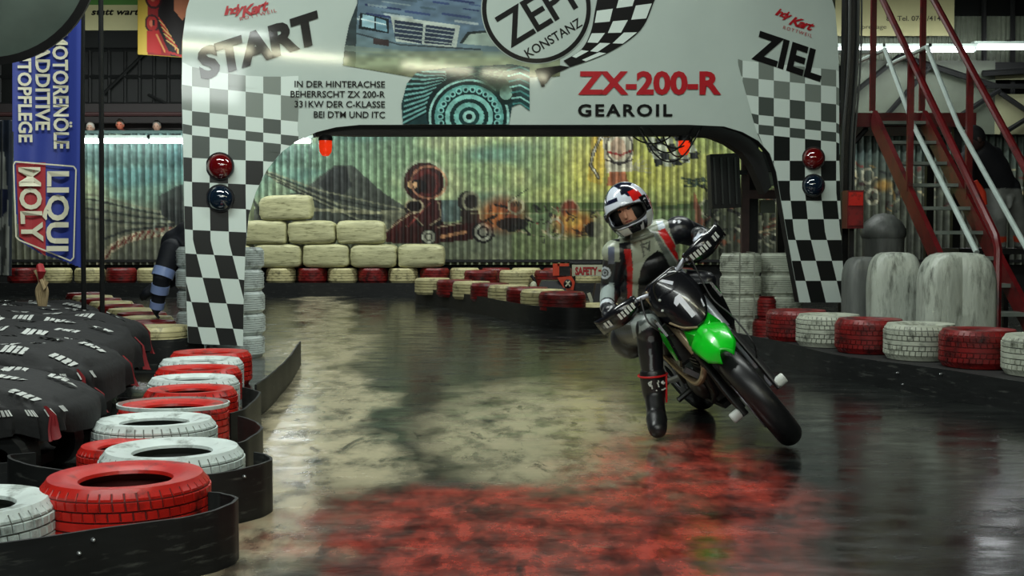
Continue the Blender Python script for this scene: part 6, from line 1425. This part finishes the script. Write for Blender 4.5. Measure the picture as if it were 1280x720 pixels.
print('bike px', {n: tuple(round(v) for v in proj(p)) for n, p in dict(axF=S(*AXF), topclamp=S(.37, 0, 1.0), plate=S(.5, 0, .95), fendnose=S(1.0, 0, .7), barL=S(.31, .385, 1.085), barR=S(.31, -.385, 1.085), rear=B(-.69, 0, 0), seat=B(-.2, 0, .96)).items()})
M_leather = mat('race_leather', (128, 128, 128), 0.32, attr='paint', bump=0.15, bscale=30, spec=0.6)
bd = remesh_body(q, 'body', 0.0068, RD, M_leather, paint_r, smooth_it=4)
# boots
M_boot = mat('boot_leather', (24, 24, 26), 0.35); M_bootred = mat('boot_red', (196, 30, 34), 0.4)
def boot(an, kn, toe, nm, trims=True):
    an = Vector(an); kn = Vector(kn); toe = Vector(toe); q = MB(); d = (kn-an).normalized()
    q.cap(an+d*0.0, an+d*0.11, 0.066, 0.078, 20); heel = an-d*0.055; q.cap(an, heel, 0.06, 0.056)
    q.cap(heel.lerp(toe, 0.1), heel.lerp(toe, 0.6), 0.056, 0.056); q.cap(heel.lerp(toe, 0.6), toe, 0.062, 0.054); q.cap(an+d*0.02, heel.lerp(toe, 0.55), 0.058, 0.05)
    b_ = remesh_body(q, nm, 0.009, RD, M_boot, smooth_it=3)
    return b_
tR_ = P(822, 536, 6.62); tR_.z = max(tR_.z, 0.06)
b_ = boot(aR, kR, tR_, 'boot')
c0 = aR+(kR-aR).normalized()*0.17; print('boot top', proj(c0), proj(aR), proj(tR_), tR_.z)
dd = (kR-aR).normalized(); xx = Vector((1, 0, 0)); xx = (xx-dd*xx.dot(dd)).normalized(); yy = dd.cross(xx)
def bw(t, ang, r, off=0.0): r += 0.009; return aR+dd*t+xx*math.cos(ang)*(r+off)+yy*math.sin(ang)*(r+off)
# red collar and the red side line (toward the bike), white emblem on the shin
q = MB(); q.tube([bw(0.118, 2*math.pi*k/24, 0.073) for k in range(25)], 0.006, 6); q.build('red_collar', M_bootred, b_)
q = MB(); q.tube([bw(t, -0.55 if yy.y > 0 else 0.55, 0.060+t*0.08, 0.006) for t in (0.115, 0.07, 0.03, -0.01, -0.04)], 0.006, 6); q.build('red_piping', M_bootred, b_)
q = MB(); rr = random.Random(3); sg_ = -1 if yy.y > 0 else 1
for k in range(16):
    t = rr.uniform(0.02, 0.10); a = sg_*(math.pi/2+rr.uniform(-0.75, 0.45)); r0 = 0.064+t*0.08; a2 = a+rr.uniform(-0.2, 0.2); t2 = t+rr.uniform(-0.025, 0.025)
    q.tube([bw(t, a, r0, 0.003), bw((t+t2)/2, (a+a2)/2, r0, 0.004), bw(t2, a2, r0, 0.003)], 0.0045, 5)
q.build('white_emblem', M_nylon, b_)
q = MB(); hl = aR-dd*0.1
q.cap(hl+Vector((0, 0.02, -0.005)), tR_+Vector((0, -0.005, -0.012)), 0.036, 0.034); sl = remesh_body(q, 'boot_sole', 0.01, RD, mat('sole_rubber', (34, 26, 26), 0.6))
boot(aL, kL, B(0.10, 0.20, 0.39), 'boot')
# knee slider pad
q = MB(); q.ell(kR+Vector((-0.055, -0.02, 0.0)), (0.022, 0.04, 0.05)); q.build('knee_slider', M_matte, RD)
# back hump, collar
q = MB(); q.tube([nk+Vector((0.062*math.cos(a), 0.066*math.sin(a), -0.005+0.02*math.cos(a))) for a in [2*math.pi*k/20 for k in range(21)]], 0.012, 8); q.build('collar', mat('collar_grey', (120, 126, 112), 0.5), RD)

# helmet
HC = P(785.5, 262, 6.93)
fw = Vector((-0.30, -1, -0.16)).normalized(); rl = math.radians(22)
r0_ = fw.cross(Vector((0, 0, 1))).normalized(); u0_ = r0_.cross(fw)   # wearer's right is image left
upv = (u0_*math.cos(rl)+r0_*math.sin(rl)).normalized(); rt_ = fw.cross(upv)
HR = Matrix((rt_, fw, upv)).transposed()        # local x = wearer's right, y = forward, z = up
if (HR @ Vector((0, 0, 1))).x > 0:              # top must lean to the image left
    upv = (u0_*math.cos(-rl)+r0_*math.sin(-rl)).normalized(); rt_ = fw.cross(upv); HR = Matrix((rt_, fw, upv)).transposed()
def hs(az, el, k=1.0):          # azimuth 0 = forward, + = wearer's right
    x = math.sin(az)*math.cos(el); y = math.cos(az)*math.cos(el); z = math.sin(el)
    a, b, c = 0.133, 0.165, 0.165
    if z < 0: c = 0.178
    sx = x*a; sy = y*b; sz = z*c
    if z < -0.15 and y > 0: sy += 0.028*min(1, (-z-0.15)/0.3)*y; sx *= 1+0.05*min(1, (-z)/0.4)
    if z > 0: sz *= 1.0
    if z < -0.72: sz = -0.72*c-(abs(z)-0.72)*c*0.25
    return Vector((sx, sy, sz))*k
def port(az, el):
    t = abs(az)/1.02; lo = -0.40+0.08*t*t; hi = 0.24-0.10*t
    return t < 1 and lo < el < hi and ((t)**5+((el-(hi+lo)/2)/((hi-lo)/2))**6) < 1
q = MB(); vs = []; fs = []; cols = []; NA, NE = 150, 90
def hcol(az, el, x, y, z):
    # x>0 wearer's right (image left)
    c = (214, 222, 236)
    top = el > 0.36
    n1 = noise.noise(Vector((x*16+5, y*14, z*15))); n2 = noise.noise(Vector((x*34, y*30, z*30+9)))
    if el > 0.45 and n1 > -0.12 and x > -0.08: c = (22, 26, 48)
    if 0.45 < el < 0.62 and x > 0.0: c = (24, 28, 50) if n2 > -0.25 else (206, 214, 230)
    if 0.62 < el < 1.05 and -1.1 < az < -0.25: c = (22, 24, 36)
    if 0.22 < el < 0.66 and -1.2 < az < -0.62: c = (208, 34, 30)
    if -0.25 < el < 0.30 and -1.45 < az < -0.95: c = (20, 22, 26)
    if -0.45 < el < 0.25 and -2.1 < az < -1.5: c = (196, 36, 30)
    if el < -0.28 and -1.45 < az < -0.95: c = (206, 212, 206)
    if el < -0.46 and abs(az) < 1.0: c = (24, 25, 28)
    if el < -0.50 and 0.0 < az < 0.62: c = (200, 206, 200)
    if el < -0.50 and -0.75 < az < -0.55 and n2 > -0.1: c = (190, 196, 196)
    if el < -0.3 and az > 0.62: c = (26, 28, 32)
    if el < -1.0: c = (24, 24, 26)
    if 0.20 < el < 0.38 and -0.6 < az < 1.1: c = (220, 228, 240)
    return c
keep = {}
for j in range(NE+1):
    el = -1.35+(2.88)*j/NE
    for i in range(NA):
        az = -math.pi+2*math.pi*i/NA; p = hs(az, el); vs.append(HC+HR @ p); cols.append(hcol(az, el, p.x, p.y, p.z))
for j in range(NE):
    for i in range(NA):
        i2 = (i+1) % NA; az = -math.pi+2*math.pi*(i+0.5)/NA; el = -1.35+2.88*(j+0.5)/NE
        if port(az, el): continue
        fs.append((j*NA+i, j*NA+i2, (j+1)*NA+i2, (j+1)*NA+i))
fs.append(tuple(NE*NA+i for i in range(NA)))
q.add(vs, fs); he = q.build('helmet', mat('helmet_gloss', (128, 128, 128), 0.15, attr='paint', coat=0.6), RD, smooth=60)
at = he.data.color_attributes.new('paint', 'FLOAT_COLOR', 'POINT'); at.data.foreach_set('color', np.array([lin(c)+(1,) for c in cols], np.float32).ravel())
sm = he.modifiers.new('s', 'SOLIDIFY'); sm.thickness = 0.014; sm.offset = -1
# port trim
q = MB(); loop_ = []
for k in range(48):
    t = 2*math.pi*k/48; u = math.copysign(abs(math.cos(t))**0.45, math.cos(t)); v = math.copysign(abs(math.sin(t))**0.45, math.sin(t)); az = u*1.0; tt = abs(az)/1.02; lo = -0.40+0.08*tt*tt; hi = 0.24-0.10*tt
    loop_.append(HC+HR @ hs(az, (lo+hi)/2+v*(hi-lo)/2, 1.0))
loop_.append(loop_[0]); q.tube(loop_, 0.007, 6); q.build('port_trim', M_matte, he)
q = MB()      # eye port side shade (dark visor hinge plates)
for s_ in (-1, 1):
    q.ell(HC+HR @ (hs(s_*1.22, 0.02)*1.0), (0.012, 0.03, 0.03), HR); 
q.build('visor_hinge', M_blk, he)
q = MB(); q.ell(HC+HR @ Vector((0, -0.01, 0)), (0.108, 0.115, 0.128), HR, 24, 16); q.build('inner_liner', M_matte, he)
face_head(RD, HC+HR @ Vector((0, 0.028, -0.005)), fw, upv, 0.93, (24, 22, 22), (206, 150, 122))
print('helmet', proj(HC), 'top', proj(HC+upv*0.15), 'chin', proj(HC-upv*0.15), 'front', proj(HC+fw*0.16))
